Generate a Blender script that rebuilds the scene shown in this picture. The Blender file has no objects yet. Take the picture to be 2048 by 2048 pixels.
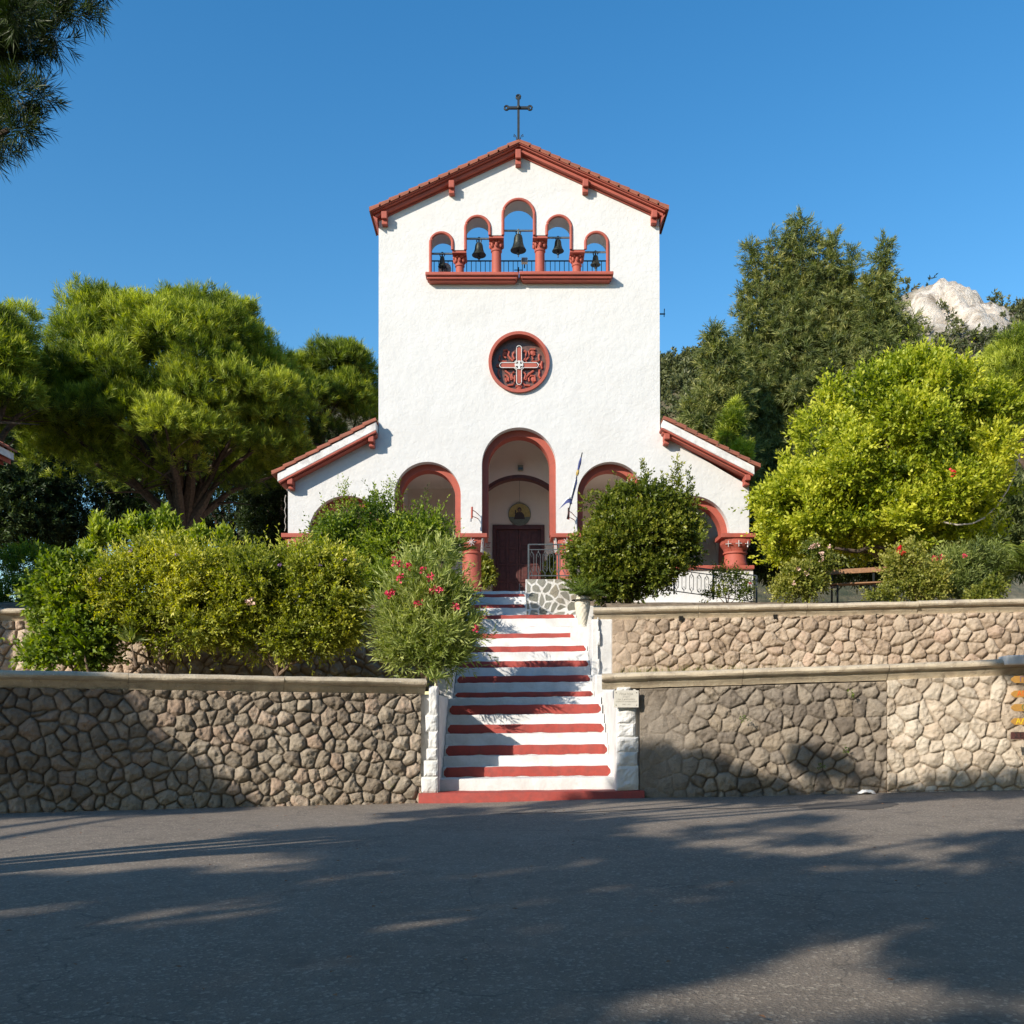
import bpy, bmesh, math, random
import numpy as np
from mathutils import Vector, Matrix

scene = bpy.context.scene
COL = scene.collection
R = math.radians
F, HZ, EYE = 1957.0, 1437.0, 1.63          # focal length and horizon row of the photograph (in its pixels), eye height

# ------------------------------------------------------------------ camera, sky, sun, exposure
cam = bpy.data.cameras.new("camera")
cam.sensor_width = 36.0
cam.lens = F / 2048 * 36.0
cam.shift_y = (HZ - 1024) / 2048
cam.clip_end = 3000
camo = bpy.data.objects.new("camera", cam)
camo.location = (0, 0, EYE)
camo.rotation_euler = (R(90), 0, 0)
COL.objects.link(camo)
scene.camera = camo

SUNDIR = Vector((1.0, 1.0, -0.72))
ELEV = math.atan2(0.72, math.sqrt(2))
world = bpy.data.worlds.new("World")
scene.world = world
world.use_nodes = True
wn, wl = world.node_tree.nodes, world.node_tree.links
bg = wn["Background"]
sky = wn.new("ShaderNodeTexSky")
sky.sky_type = 'NISHITA'
sky.sun_disc = False
sky.sun_elevation = ELEV
sky.sun_rotation = R(225)
sky.altitude = 0
sky.air_density = 1.3
sky.dust_density = 0.2
sky.ozone_density = 3.0
hsv = wn.new("ShaderNodeHueSaturation")
hsv.inputs["Saturation"].default_value = 1.35
wl.new(sky.outputs[0], hsv.inputs["Color"])
wl.new(hsv.outputs[0], bg.inputs[0])
bg.inputs[1].default_value = 0.15
sun = bpy.data.lights.new("sun", 'SUN')
sun.energy = 5.0
sun.angle = R(0.53)
sun.color = (1.0, 0.915, 0.79)
suno = bpy.data.objects.new("sun", sun)
suno.rotation_euler = SUNDIR.to_track_quat('-Z', 'Y').to_euler()
suno.location = (-40, -40, 40)
COL.objects.link(suno)
scene.view_settings.view_transform = 'Standard'
scene.view_settings.look = 'None'
scene.view_settings.gamma = 1.0
scene.view_settings.exposure = 0.32
scene.cycles.max_bounces = 8
scene.cycles.transparent_max_bounces = 8

# ------------------------------------------------------------------ helpers
def P(px, py, D):
    """A point of the place at distance D seen at the photograph's pixel (px, py)."""
    return Vector(((px - 1024) * D / F, D, EYE + (HZ - py) * D / F))

YF = 31.0
def fx(px): return (px - 1024) * YF / F
def fz(py): return EYE + (HZ - py) * YF / F

def link(o, parent=None):
    COL.objects.link(o)
    if parent is not None:
        o.parent = parent
    return o

def tag(o, label=None, cat=None, group=None, kind=None):
    if label: o["label"] = label
    if cat: o["category"] = cat
    if group: o["group"] = group
    if kind: o["kind"] = kind
    return o

def empty(name, loc, label, cat, group=None):
    o = bpy.data.objects.new(name, None)
    o.location = loc
    o.empty_display_size = 0.2
    link(o)
    return tag(o, label, cat, group)

def finish(name, me, mats, parent=None, smooth=False, bevel=0.0, base=None):
    """Link mesh data written in world coordinates; under a parent it is shifted to the parent's base."""
    if not isinstance(mats, (list, tuple)): mats = [mats]
    for m in mats: me.materials.append(m)
    if smooth:
        me.polygons.foreach_set("use_smooth", np.ones(len(me.polygons), dtype=bool))
    o = bpy.data.objects.new(name, me)
    off = Vector((0, 0, 0))
    q = parent
    while q is not None:
        off += q.location
        q = q.parent
    if parent is not None:
        me.transform(Matrix.Translation(-off))
    elif base is not None:
        me.transform(Matrix.Translation(-Vector(base)))
        o.location = base
    link(o, parent)
    if bevel > 0:
        b = o.modifiers.new("bevel", 'BEVEL')
        b.width = bevel; b.segments = 2; b.limit_method = 'ANGLE'; b.angle_limit = R(40)
    return o

class MB:
    """Collects shapes and links them as one mesh object."""
    def __init__(self): self.v, self.f, self.m = [], [], []
    def add(self, vs, fs, mi=0):
        n = len(self.v)
        self.v += [tuple(p) for p in vs]
        self.f += [tuple(i + n for i in f) for f in fs]
        self.m += [mi] * len(fs)
        return self
    def box(self, x0, x1, y0, y1, z0, z1, mi=0):
        return self.add([(x0,y0,z0),(x1,y0,z0),(x1,y1,z0),(x0,y1,z0),(x0,y0,z1),(x1,y0,z1),(x1,y1,z1),(x0,y1,z1)],
                 [(0,3,2,1),(4,5,6,7),(0,1,5,4),(1,2,6,5),(2,3,7,6),(3,0,4,7)], mi)
    def beam(self, a, b, w, h, up=(0,0,1), mi=0):
        a, b = Vector(a), Vector(b)
        d = (b - a).normalized()
        s = d.cross(Vector(up)).normalized() * (w / 2)
        u = s.cross(d).normalized() * (h / 2)
        vs = [a-s-u, a+s-u, a+s+u, a-s+u, b-s-u, b+s-u, b+s+u, b-s+u]
        return self.add(vs, [(3,2,1,0),(4,5,6,7),(0,1,5,4),(1,2,6,5),(2,3,7,6),(3,0,4,7)], mi)
    def tube(self, pts, rad, seg=8, closed=False, mi=0):
        pts = [Vector(p) for p in pts]
        n = len(pts)
        if not isinstance(rad, (list, tuple)): rad = [rad] * n
        vs, fs = [], []
        ref = Vector((0.13, 0.21, 0.97)).normalized()
        for i, p in enumerate(pts):
            d = (pts[(i+1) % n] - pts[i-1]) if closed else (pts[min(i+1, n-1)] - pts[max(i-1, 0)])
            if d.length < 1e-9: d = Vector((0,0,1))
            d.normalize()
            r = ref if abs(d.dot(ref)) < 0.95 else Vector((1,0,0))
            a = d.cross(r).normalized(); b = d.cross(a).normalized()
            for k in range(seg):
                t = 2*math.pi*k/seg
                vs.append(p + a*(rad[i]*math.cos(t)) + b*(rad[i]*math.sin(t)))
        for i in range(n if closed else n-1):
            j = (i+1) % n
            for k in range(seg):
                k2 = (k+1) % seg
                fs.append((i*seg+k, j*seg+k, j*seg+k2, i*seg+k2))
        if not closed:
            fs.append(tuple(range(seg))); fs.append(tuple((n-1)*seg + k for k in reversed(range(seg))))
        return self.add(vs, fs, mi)
    def lathe(self, prof, c, seg=24, mi=0, sq=0.0):
        """prof: (radius, z) bottom to top round the vertical axis at c; sq > 0 pushes rings towards a square."""
        vs, fs = [], []
        for (r, z) in prof:
            for k in range(seg):
                t = 2*math.pi*k/seg
                x, y = math.cos(t), math.sin(t)
                vs.append((c[0] + r*x, c[1] + r*y, c[2] + z))
        for i in range(len(prof)-1):
            for k in range(seg):
                k2 = (k+1) % seg
                fs.append((i*seg+k, i*seg+k2, (i+1)*seg+k2, (i+1)*seg+k))
        fs.append(tuple(reversed(range(seg)))); fs.append(tuple((len(prof)-1)*seg+k for k in range(seg)))
        return self.add(vs, fs, mi)
    def ball(self, c, r, seg=10, rings=6, mi=0, sc=(1,1,1)):
        vs, fs = [(c[0], c[1], c[2]-r*sc[2])], []
        for i in range(1, rings):
            a = -math.pi/2 + math.pi*i/rings
            for k in range(seg):
                t = 2*math.pi*k/seg
                vs.append((c[0]+r*sc[0]*math.cos(a)*math.cos(t), c[1]+r*sc[1]*math.cos(a)*math.sin(t), c[2]+r*sc[2]*math.sin(a)))
        vs.append((c[0], c[1], c[2]+r*sc[2]))
        for k in range(seg):
            k2 = (k+1) % seg
            fs.append((0, 1+k2, 1+k))
            fs.append((len(vs)-1, 1+(rings-2)*seg+k, 1+(rings-2)*seg+k2))
            for i in range(rings-2):
                fs.append((1+i*seg+k, 1+i*seg+k2, 1+(i+1)*seg+k2, 1+(i+1)*seg+k))
        return self.add(vs, fs, mi)
    def poly(self, outline, y0, y1, mi=0):
        """Convex-ish outline [(x,z)] extruded from y0 to y1."""
        n = len(outline)
        vs = [(x, y0, z) for x, z in outline] + [(x, y1, z) for x, z in outline]
        fs = [tuple(range(n)), tuple(reversed(range(n, 2*n)))] + [(i, i+n, (i+1) % n + n, (i+1) % n) for i in range(n)]
        return self.add(vs, fs, mi)
    def build(self, name, mats, parent=None, smooth=False, bevel=0.0, base=None, fixn=True):
        me = bpy.data.meshes.new(name)
        me.from_pydata(self.v, [], self.f)
        if not isinstance(mats, (list, tuple)): mats = [mats]
        if fixn:
            bm = bmesh.new(); bm.from_mesh(me)
            bmesh.ops.recalc_face_normals(bm, faces=bm.faces)
            bm.to_mesh(me); bm.free()
        if len(mats) > 1:
            me.polygons.foreach_set("material_index", self.m)
        o = finish(name, me, mats, parent, smooth, bevel, base)
        if smooth:
            try: me.set_sharp_from_angle(angle=R(38))
            except Exception: pass
        return o

def plate(name, outline, holes, y0, y1, mat, parent, base=None):
    """A wall slab facing -Y: outline and holes are [(x, z)] loops, filled between y0 and y1."""
    cu = bpy.data.curves.new(name, 'CURVE')
    cu.dimensions = '2D'; cu.fill_mode = 'BOTH'; cu.extrude = (y1 - y0) / 2
    for loop in [outline] + list(holes):
        sp = cu.splines.new('POLY')
        sp.points.add(len(loop) - 1)
        for p, (x, z) in zip(sp.points, loop): p.co = (x, z, 0, 1)
        sp.use_cyclic_u = True
    tmp = bpy.data.objects.new(name + "_tmp", cu)
    COL.objects.link(tmp)
    dg = bpy.context.evaluated_depsgraph_get()
    me = bpy.data.meshes.new_from_object(tmp.evaluated_get(dg))
    bpy.data.objects.remove(tmp); bpy.data.curves.remove(cu)
    me.name = name
    me.materials.clear()
    me.transform(Matrix.Translation((0, (y0 + y1) / 2, 0)) @ Matrix.Rotation(R(90), 4, 'X'))
    return finish(name, me, mat, parent, base=base)

def arc(cx, cz, r, a0, a1, n=28):
    return [(cx + r*math.cos(a0 + (a1-a0)*i/n), cz + r*math.sin(a0 + (a1-a0)*i/n)) for i in range(n+1)]

def text(name, s, size, loc, rotz, mat, parent=None, align='CENTER', thick=0.003):
    cu = bpy.data.curves.new(name, 'FONT')
    cu.body = s; cu.size = size; cu.align_x = align; cu.align_y = 'CENTER'; cu.extrude = thick
    tmp = bpy.data.objects.new(name + "_tmp", cu)
    COL.objects.link(tmp)
    dg = bpy.context.evaluated_depsgraph_get()
    me = bpy.data.meshes.new_from_object(tmp.evaluated_get(dg))
    bpy.data.objects.remove(tmp); bpy.data.curves.remove(cu)
    me.materials.clear()
    me.transform(Matrix.Translation(loc) @ Matrix.Rotation(rotz, 4, 'Z') @ Matrix.Rotation(R(90), 4, 'X'))
    return finish(name, me, mat, parent)

def vnoise(x, y, z=0.0, seed=0):
    """Value noise in [-1, 1] on numpy arrays."""
    x = np.asarray(x, float); y = np.asarray(y, float); z = np.asarray(z, float) + x*0
    xi, yi, zi = np.floor(x).astype(np.int64), np.floor(y).astype(np.int64), np.floor(z).astype(np.int64)
    xf, yf, zf = x-xi, y-yi, z-zi
    s = lambda t: t*t*(3-2*t)
    u, v, w = s(xf), s(yf), s(zf)
    def h(a, b, c):
        n = (a*73856093) ^ (b*19349663) ^ (c*83492791) ^ (seed*2654435761)
        n = (n ^ (n >> 13)) * 1274126177
        n = n ^ (n >> 16)
        return (n & 0xffff) / 32767.5 - 1
    r = 0
    for dx in (0, 1):
        for dy in (0, 1):
            for dz in (0, 1):
                r = r + h(xi+dx, yi+dy, zi+dz) * (u if dx else 1-u) * (v if dy else 1-v) * (w if dz else 1-w)
    return r
def fbm(x, y, z=0.0, seed=0, oct=4):
    a, f, r = 0.5, 1.0, 0
    for i in range(oct):
        r = r + a*vnoise(np.asarray(x)*f, np.asarray(y)*f, np.asarray(z)*f, seed+i); a *= 0.5; f *= 2.03
    return r

def grid_mesh(name, V, nu, nv, attrs=None):
    """V: (nu*nv, 3) row-major over u then v."""
    me = bpy.data.meshes.new(name)
    i = np.arange(nu*nv).reshape(nu, nv)
    q = np.stack([i[:-1,:-1], i[1:,:-1], i[1:,1:], i[:-1,1:]], -1).reshape(-1, 4)
    raw_mesh(me, V, q)
    if attrs:
        for k, a in attrs.items(): set_attr(me, k, a)
    return me

def raw_mesh(me, V, Q):
    V = np.asarray(V, np.float32); Q = np.asarray(Q, np.int32)
    nf, k = Q.shape
    me.vertices.add(len(V)); me.vertices.foreach_set("co", V.ravel())
    me.loops.add(nf*k); me.loops.foreach_set("vertex_index", Q.ravel())
    me.polygons.add(nf)
    me.polygons.foreach_set("loop_start", np.arange(0, nf*k, k, dtype=np.int32))
    me.polygons.foreach_set("loop_total", np.full(nf, k, dtype=np.int32))
    me.update(calc_edges=True)

def set_attr(me, k, a):
    a = np.asarray(a, np.float32)
    if a.ndim == 1:
        at = me.attributes.new(k, 'FLOAT', 'POINT'); at.data.foreach_set("value", a)
    else:
        at = me.attributes.new(k, 'FLOAT_COLOR', 'POINT')
        at.data.foreach_set("color", np.concatenate([a, np.ones((len(a), 1), np.float32)], 1).ravel())

# ------------------------------------------------------------------ materials
def new_mat(name):
    m = bpy.data.materials.new(name)
    m.use_nodes = True
    nt = m.node_tree
    return m, nt, nt.nodes["Principled BSDF"]

def nn(nt, t, **kw):
    n = nt.nodes.new(t)
    for k, v in kw.items(): setattr(n, k, v)
    return n

def ramp(nt, fac, stops):
    r = nn(nt, "ShaderNodeValToRGB")
    e = r.color_ramp.elements
    while len(e) > 1: e.remove(e[-1])
    e[0].position, e[0].color = stops[0][0], (*stops[0][1], 1)
    for p, c in stops[1:]:
        x = e.new(p); x.color = (*c, 1)
    nt.links.new(fac, r.inputs[0])
    return r.outputs[0]

def noise(nt, scale, detail=4, rough=0.55, coord=None, dist=0.0):
    n = nn(nt, "ShaderNodeTexNoise")
    n.inputs["Scale"].default_value = scale; n.inputs["Detail"].default_value = detail
    n.inputs["Roughness"].default_value = rough; n.inputs["Distortion"].default_value = dist
    nt.links.new(coord, n.inputs["Vector"])
    return n.outputs[0]

def mix(nt, fac, a, b, mode='MIX'):
    m = nn(nt, "ShaderNodeMix", data_type='RGBA', blend_type=mode)
    for s, v in ((0, fac), (6, a), (7, b)):
        if isinstance(v, (int, float)): m.inputs[s].default_value = v
        elif isinstance(v, tuple): m.inputs[s].default_value = (*v, 1)
        else: nt.links.new(v, m.inputs[s])
    return m.outputs[2]

def math_(nt, op, a, b=0.5):
    m = nn(nt, "ShaderNodeMath", operation=op)
    for i, v in enumerate((a, b)):
        if isinstance(v, (int, float)): m.inputs[i].default_value = v
        else: nt.links.new(v, m.inputs[i])
    return m.outputs[0]

def bump(nt, bsdf, h, strength, dist):
    b = nn(nt, "ShaderNodeBump")
    b.inputs["Strength"].default_value = strength; b.inputs["Distance"].default_value = dist
    nt.links.new(h, b.inputs["Height"]); nt.links.new(b.outputs[0], bsdf.inputs["Normal"])

def pos(nt):
    return nn(nt, "ShaderNodeNewGeometry").outputs["Position"]

def painted(name, col, dark, rough=0.75, dirt=0.35, s1=1.6, bstr=0.5, bdist=0.012, bs=14):
    """Paint on rough plaster or masonry: blotchy wear and a hand-trowelled relief."""
    m, nt, b = new_mat(name)
    p = pos(nt)
    n1 = noise(nt, s1, 6, 0.65, p, 0.4)
    n2 = noise(nt, 22, 4, 0.6, p)
    f = math_(nt, 'MULTIPLY', ramp(nt, n1, [(0.42, (0,0,0)), (0.75, (1,1,1))]), dirt)
    c = mix(nt, f, col, dark)
    c = mix(nt, math_(nt, 'MULTIPLY', ramp(nt, n2, [(0.55, (0,0,0)), (0.8, (1,1,1))]), dirt*0.5), c, dark)
    nt.links.new(c, b.inputs["Base Color"])
    b.inputs["Roughness"].default_value = rough
    h = math_(nt, 'ADD', noise(nt, bs, 5, 0.6, p, 0.6), math_(nt, 'MULTIPLY', noise(nt, bs*0.22, 3, 0.5, p), 2.2))
    bump(nt, b, h, bstr, bdist)
    return m

M = {}
M['plaster'] = painted('white_plaster', (0.65,0.64,0.62), (0.56,0.54,0.505), 0.85, 0.4, 0.7, 0.42, 0.035, 8)
M['plaster_in'] = painted('porch_plaster', (0.76,0.66,0.575), (0.62,0.50,0.42), 0.85, 0.3, 1.2, 0.4, 0.01, 9)
M['limewash'] = painted('white_limewash', (0.66,0.655,0.64), (0.42,0.40,0.37), 0.8, 0.6, 3.0, 0.6, 0.012, 22)
M['red'] = painted('red_paint', (0.40,0.088,0.056), (0.26,0.065,0.045), 0.7, 0.7, 2.5, 0.35, 0.006, 20)
M['stair_red'] = painted('stair_red_paint', (0.36,0.050,0.035), (0.20,0.042,0.034), 0.65, 0.9, 6.0, 0.5, 0.008, 24)
M['tile'] = painted('roof_tile', (0.31,0.095,0.055), (0.17,0.085,0.055), 0.85, 0.9, 3.0, 0.5, 0.01, 18)
M['verge_white'] = painted('weathered_verge_plaster', (0.74,0.72,0.69), (0.36,0.33,0.31), 0.9, 0.7, 4.0, 0.6, 0.015, 14)

def plain(name, col, rough=0.5, metal=0.0, var=0.25, scale=12):
    m, nt, b = new_mat(name)
    p = pos(nt)
    n = noise(nt, scale, 5, 0.6, p)
    d = tuple(c*(1-var) for c in col); l = tuple(min(1, c*(1+var)) for c in col)
    nt.links.new(ramp(nt, n, [(0.3, d), (0.7, l)]), b.inputs["Base Color"])
    b.inputs["Roughness"].default_value = rough; b.inputs["Metallic"].default_value = metal
    bump(nt, b, n, 0.2, 0.004)
    return m
M['iron'] = plain('dark_iron', (0.035,0.04,0.042), 0.55, 0.6)
M['iron_grey'] = plain('grey_painted_iron', (0.085,0.10,0.11), 0.5, 0.3)
M['bronze'] = plain('dark_bronze', (0.055,0.06,0.05), 0.45, 0.75, 0.5, 18)
M['steel'] = plain('grey_steel', (0.22,0.22,0.23), 0.4, 0.8)
M['wood_door'] = plain('dark_red_wood', (0.085,0.022,0.018), 0.5, 0, 0.35, 9)
M['bench_wood'] = plain('brown_bench_wood', (0.27,0.135,0.06), 0.6, 0, 0.35, 20)
M['white_pl'] = plain('white_enamel', (0.78,0.77,0.74), 0.4, 0, 0.05)
M['rose_glass'] = plain('brown_window_infill', (0.12,0.065,0.05), 0.35, 0, 0.3)
M['dark'] = plain('dark_glass', (0.02,0.018,0.016), 0.25, 0, 0.3)
M['plaque'] = plain('pale_marble', (0.60,0.57,0.50), 0.4, 0, 0.08, 20)
M['ink'] = plain('faded_ink', (0.22,0.20,0.17), 0.7)
M['signwood'] = plain('ochre_sign_board', (0.45,0.235,0.055), 0.55, 0, 0.12, 30)
M['signdark'] = plain('dark_brown_sign_board', (0.09,0.035,0.03), 0.55, 0, 0.2, 30)
M['l_orange'] = plain('orange_lettering', (0.75,0.13,0.02), 0.5)
M['l_green'] = plain('green_lettering', (0.06,0.16,0.06), 0.5)
M['l_yellow'] = plain('yellow_lettering', (0.85,0.62,0.02), 0.5)
M['l_purple'] = plain('purple_lettering', (0.16,0.11,0.22), 0.5)
M['l_black'] = plain('black_lettering', (0.02,0.02,0.02), 0.5)
M['urn'] = plain('cream_urn', (0.66,0.60,0.48), 0.7, 0, 0.12, 30)
M['bark'] = plain('pine_bark', (0.085,0.058,0.042), 0.9, 0, 0.5, 9)
M['twig'] = plain('shrub_wood', (0.16,0.11,0.075), 0.85, 0, 0.4, 14)
M['flag_blue'] = plain('blue_flag_cloth', (0.045,0.06,0.18), 0.8)
M['flag_white'] = plain('white_flag_cloth', (0.7,0.7,0.68), 0.8)
M['gold'] = plain('gold_paint', (0.42,0.29,0.08), 0.5, 0.1)
M['icon_dark'] = plain('dark_brown_paint', (0.045,0.025,0.02), 0.6)
M['icon_grey'] = plain('grey_green_paint', (0.15,0.16,0.12), 0.6)
M['skin'] = plain('ochre_paint', (0.23,0.12,0.06), 0.6)
M['pink'] = plain('pink_petals', (0.72,0.06,0.12), 0.6, 0, 0.4, 40)
M['redpetal'] = plain('red_petals', (0.62,0.015,0.02), 0.6, 0, 0.4, 40)
M['palepetal'] = plain('pale_rose_petals', (0.75,0.52,0.42), 0.6, 0, 0.2, 40)
M['lilac'] = plain('lilac_petals', (0.42,0.25,0.48), 0.6, 0, 0.3, 40)
M['cable'] = plain('pale_cable', (0.45,0.40,0.35), 0.6)

def leafmat(name, dark, mid, light, transl=0.35, rough=0.5):
    m, nt, b = new_mat(name)
    at = nn(nt, "ShaderNodeAttribute", attribute_name="tint")
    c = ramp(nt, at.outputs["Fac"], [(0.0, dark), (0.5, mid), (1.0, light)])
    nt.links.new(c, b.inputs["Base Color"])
    b.inputs["Roughness"].default_value = rough
    b.inputs["Specular IOR Level"].default_value = 0.35
    t = nn(nt, "ShaderNodeBsdfTranslucent")
    hs = nn(nt, "ShaderNodeHueSaturation")
    hs.inputs["Saturation"].default_value = 1.35; hs.inputs["Value"].default_value = 1.3
    nt.links.new(c, hs.inputs["Color"]); nt.links.new(hs.outputs[0], t.inputs["Color"])
    mx = nn(nt, "ShaderNodeMixShader"); mx.inputs[0].default_value = transl
    out = nt.nodes["Material Output"]
    nt.links.new(b.outputs[0], mx.inputs[1]); nt.links.new(t.outputs[0], mx.inputs[2]); nt.links.new(mx.outputs[0], out.inputs[0])
    return m
L = {}
L['pine'] = leafmat('stone_pine_needles', (0.04,0.07,0.014), (0.20,0.265,0.028), (0.56,0.60,0.085), 0.38)
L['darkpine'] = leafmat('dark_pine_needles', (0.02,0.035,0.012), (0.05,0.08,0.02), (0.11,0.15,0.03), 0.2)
L['conifer'] = leafmat('cypress_sprays', (0.045,0.065,0.022), (0.18,0.215,0.068), (0.43,0.41,0.13), 0.32)
L['yellow'] = leafmat('yellow_green_leaves', (0.06,0.11,0.01), (0.32,0.385,0.022), (0.74,0.72,0.09), 0.42)
L['lantana'] = leafmat('olive_green_leaves', (0.06,0.09,0.018), (0.29,0.33,0.045), (0.72,0.68,0.14), 0.42)
L['green'] = leafmat('fresh_green_leaves', (0.04,0.08,0.014), (0.17,0.25,0.03), (0.44,0.50,0.08), 0.42)
L['midgreen'] = leafmat('glossy_green_leaves', (0.03,0.055,0.01), (0.145,0.185,0.025), (0.42,0.41,0.07), 0.35, 0.35)
L['oleander'] = leafmat('oleander_leaves', (0.08,0.115,0.035), (0.27,0.33,0.09), (0.54,0.57,0.20), 0.35)
L['palm'] = leafmat('palm_leaves', (0.05,0.09,0.015), (0.13,0.18,0.025), (0.30,0.32,0.05), 0.3)
L['rose'] = leafmat('rose_leaves', (0.07,0.11,0.02), (0.26,0.28,0.05), (0.58,0.53,0.16), 0.4)
L['scrub'] = leafmat('hill_scrub', (0.04,0.055,0.022), (0.095,0.11,0.04), (0.19,0.19,0.07), 0.15)
L['grass'] = leafmat('ledge_grass', (0.10,0.13,0.03), (0.22,0.24,0.06), (0.36,0.34,0.12), 0.3)

def stonemat(name, cols, joint, joint_amt=0.9, fine=0.5, lichen=0.0):
    """cols: ramp over the per-stone value; joint: mortar or dirt in the joints."""
    m, nt, b = new_mat(name)
    p = pos(nt)
    at = nn(nt, "ShaderNodeAttribute", attribute_name="stone")
    sep = nn(nt, "ShaderNodeSeparateColor"); nt.links.new(at.outputs["Color"], sep.inputs[0])
    n1 = noise(nt, 9, 6, 0.7, p, 0.5); n2 = noise(nt, 45, 4, 0.65, p)
    v = math_(nt, 'ADD', sep.outputs[0], math_(nt, 'MULTIPLY', math_(nt, 'SUBTRACT', n1, 0.5), 0.9))
    c = ramp(nt, v, [(i/(len(cols)-1), k) for i, k in enumerate(cols)])
    c = mix(nt, math_(nt, 'MULTIPLY', ramp(nt, n2, [(0.5, (0,0,0)), (0.72, (1,1,1))]), fine), c, tuple(k*0.45 for k in cols[len(cols)//2]))
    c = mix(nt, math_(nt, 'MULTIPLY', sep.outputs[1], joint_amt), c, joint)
    grime = ramp(nt, noise(nt, 1.1, 5, 0.7, p), [(0.4, (1,1,1)), (0.75, (0.6,0.56,0.52))])
    c = mix(nt, 1.0, c, grime, 'MULTIPLY')
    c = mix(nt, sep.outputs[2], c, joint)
    nt.links.new(c, b.inputs["Base Color"]); b.inputs["Roughness"].default_value = 0.92
    bump(nt, b, math_(nt, 'ADD', n1, math_(nt, 'MULTIPLY', n2, 0.7)), 0.9, 0.035)
    return m
M['stone_grey'] = stonemat('weathered_grey_stone', [(0.25,0.20,0.15),(0.37,0.31,0.235),(0.44,0.37,0.285),(0.48,0.35,0.26)], (0.15,0.122,0.094), 0.65)
M['stone_tan'] = stonemat('warm_tan_stone', [(0.36,0.275,0.20),(0.52,0.40,0.29),(0.58,0.475,0.36),(0.54,0.395,0.29)], (0.26,0.20,0.145), 0.65, 0.35)
M['stone_cream'] = stonemat('pale_cream_stone', [(0.52,0.43,0.33),(0.62,0.53,0.42),(0.66,0.58,0.47),(0.60,0.48,0.36)], (0.36,0.29,0.22), 0.8, 0.2)
M['stone_render'] = stonemat('cement_smeared_grey_stone', [(0.21,0.175,0.14),(0.30,0.255,0.205),(0.36,0.305,0.24),(0.38,0.31,0.23)], (0.125,0.104,0.085), 0.65)
M['crazy'] = stonemat('grey_flagstone_in_white_mortar', [(0.22,0.22,0.18),(0.29,0.29,0.25),(0.34,0.33,0.29),(0.36,0.32,0.24)], (0.78,0.77,0.74), 1.0, 0.2)
def copingmat():
    m, nt, b = new_mat('mossy_stone_coping')
    p = pos(nt)
    n1 = noise(nt, 3, 6, 0.7, p, 0.6); n2 = noise(nt, 26, 4, 0.6, p)
    c = ramp(nt, n1, [(0.3, (0.34,0.275,0.20)), (0.55, (0.50,0.42,0.30)), (0.75, (0.58,0.50,0.37))])
    c = mix(nt, ramp(nt, n2, [(0.62, (0,0,0)), (0.7, (1,1,1))]), c, (0.62,0.58,0.50))
    c = mix(nt, ramp(nt, noise(nt, 7, 5, 0.7, p), [(0.58, (0,0,0)), (0.72, (0.8,0.8,0.8))]), c, (0.19,0.155,0.115))
    nt.links.new(c, b.inputs["Base Color"]); b.inputs["Roughness"].default_value = 0.9
    bump(nt, b, math_(nt, 'ADD', n1, n2), 0.5, 0.02)
    return m
M['coping'] = copingmat()

def asphaltmat():
    m, nt, b = new_mat('worn_asphalt')
    p = pos(nt)
    big = noise(nt, 0.35, 5, 0.6, p, 0.3); mid = noise(nt, 3.5, 5, 0.65, p); fine = noise(nt, 90, 3, 0.7, p)
    c = ramp(nt, big, [(0.3, (0.215,0.174,0.135)), (0.7, (0.30,0.246,0.193))])
    c = mix(nt, 1.0, c, ramp(nt, mid, [(0.3, (0.8,0.8,0.8)), (0.7, (1.1,1.1,1.1))]), 'MULTIPLY')
    v = nn(nt, "ShaderNodeTexVoronoi"); v.inputs["Scale"].default_value = 42; nt.links.new(p, v.inputs["Vector"])
    sp = ramp(nt, v.outputs["Color"], [(0.70, (0,0,0)), (0.86, (1,1,1))])
    c = mix(nt, math_(nt, 'MULTIPLY', sp, 0.7), c, (0.50,0.43,0.34))
    c = mix(nt, math_(nt, 'MULTIPLY', ramp(nt, fine, [(0.45, (1,1,1)), (0.6, (0,0,0))]), 0.35), c, (0.065,0.058,0.052))
    # hairline cracks
    v2 = nn(nt, "ShaderNodeTexVoronoi", feature='DISTANCE_TO_EDGE'); v2.inputs["Scale"].default_value = 0.28
    dm = nn(nt, "ShaderNodeVectorMath", operation='ADD'); nt.links.new(p, dm.inputs[0])
    ns = nn(nt, "ShaderNodeTexNoise"); ns.inputs["Scale"].default_value = 1.2; ns.inputs["Detail"].default_value = 6; nt.links.new(p, ns.inputs["Vector"])
    nt.links.new(ns.outputs["Color"], dm.inputs[1]); nt.links.new(dm.outputs[0], v2.inputs["Vector"])
    cr = ramp(nt, v2.outputs["Distance"], [(0.0, (1,1,1)), (0.004, (0,0,0))])
    c = mix(nt, math_(nt, 'MULTIPLY', cr, 0.5), c, (0.04,0.038,0.036))
    oil = ramp(nt, noise(nt, 0.9, 3, 0.5, p, 1.0), [(0.62, (0,0,0)), (0.74, (1,1,1))])
    c = mix(nt, math_(nt, 'MULTIPLY', oil, 0.45), c, (0.085,0.075,0.066))
    nt.links.new(c, b.inputs["Base Color"]); b.inputs["Roughness"].default_value = 0.88
    bump(nt, b, math_(nt, 'ADD', fine, math_(nt, 'MULTIPLY', v.outputs["Distance"], 0.8)), 0.9, 0.010)
    return m
M['asphalt'] = asphaltmat()
M['patch'] = plain('dark_asphalt_patch', (0.085,0.075,0.065), 0.85, 0, 0.3, 60)
M['soil'] = plain('dry_soil', (0.19,0.14,0.09), 0.95, 0, 0.45, 6)
M['dryleaf'] = plain('dry_leaves', (0.26,0.13,0.06), 0.8, 0, 0.5, 15)

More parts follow.
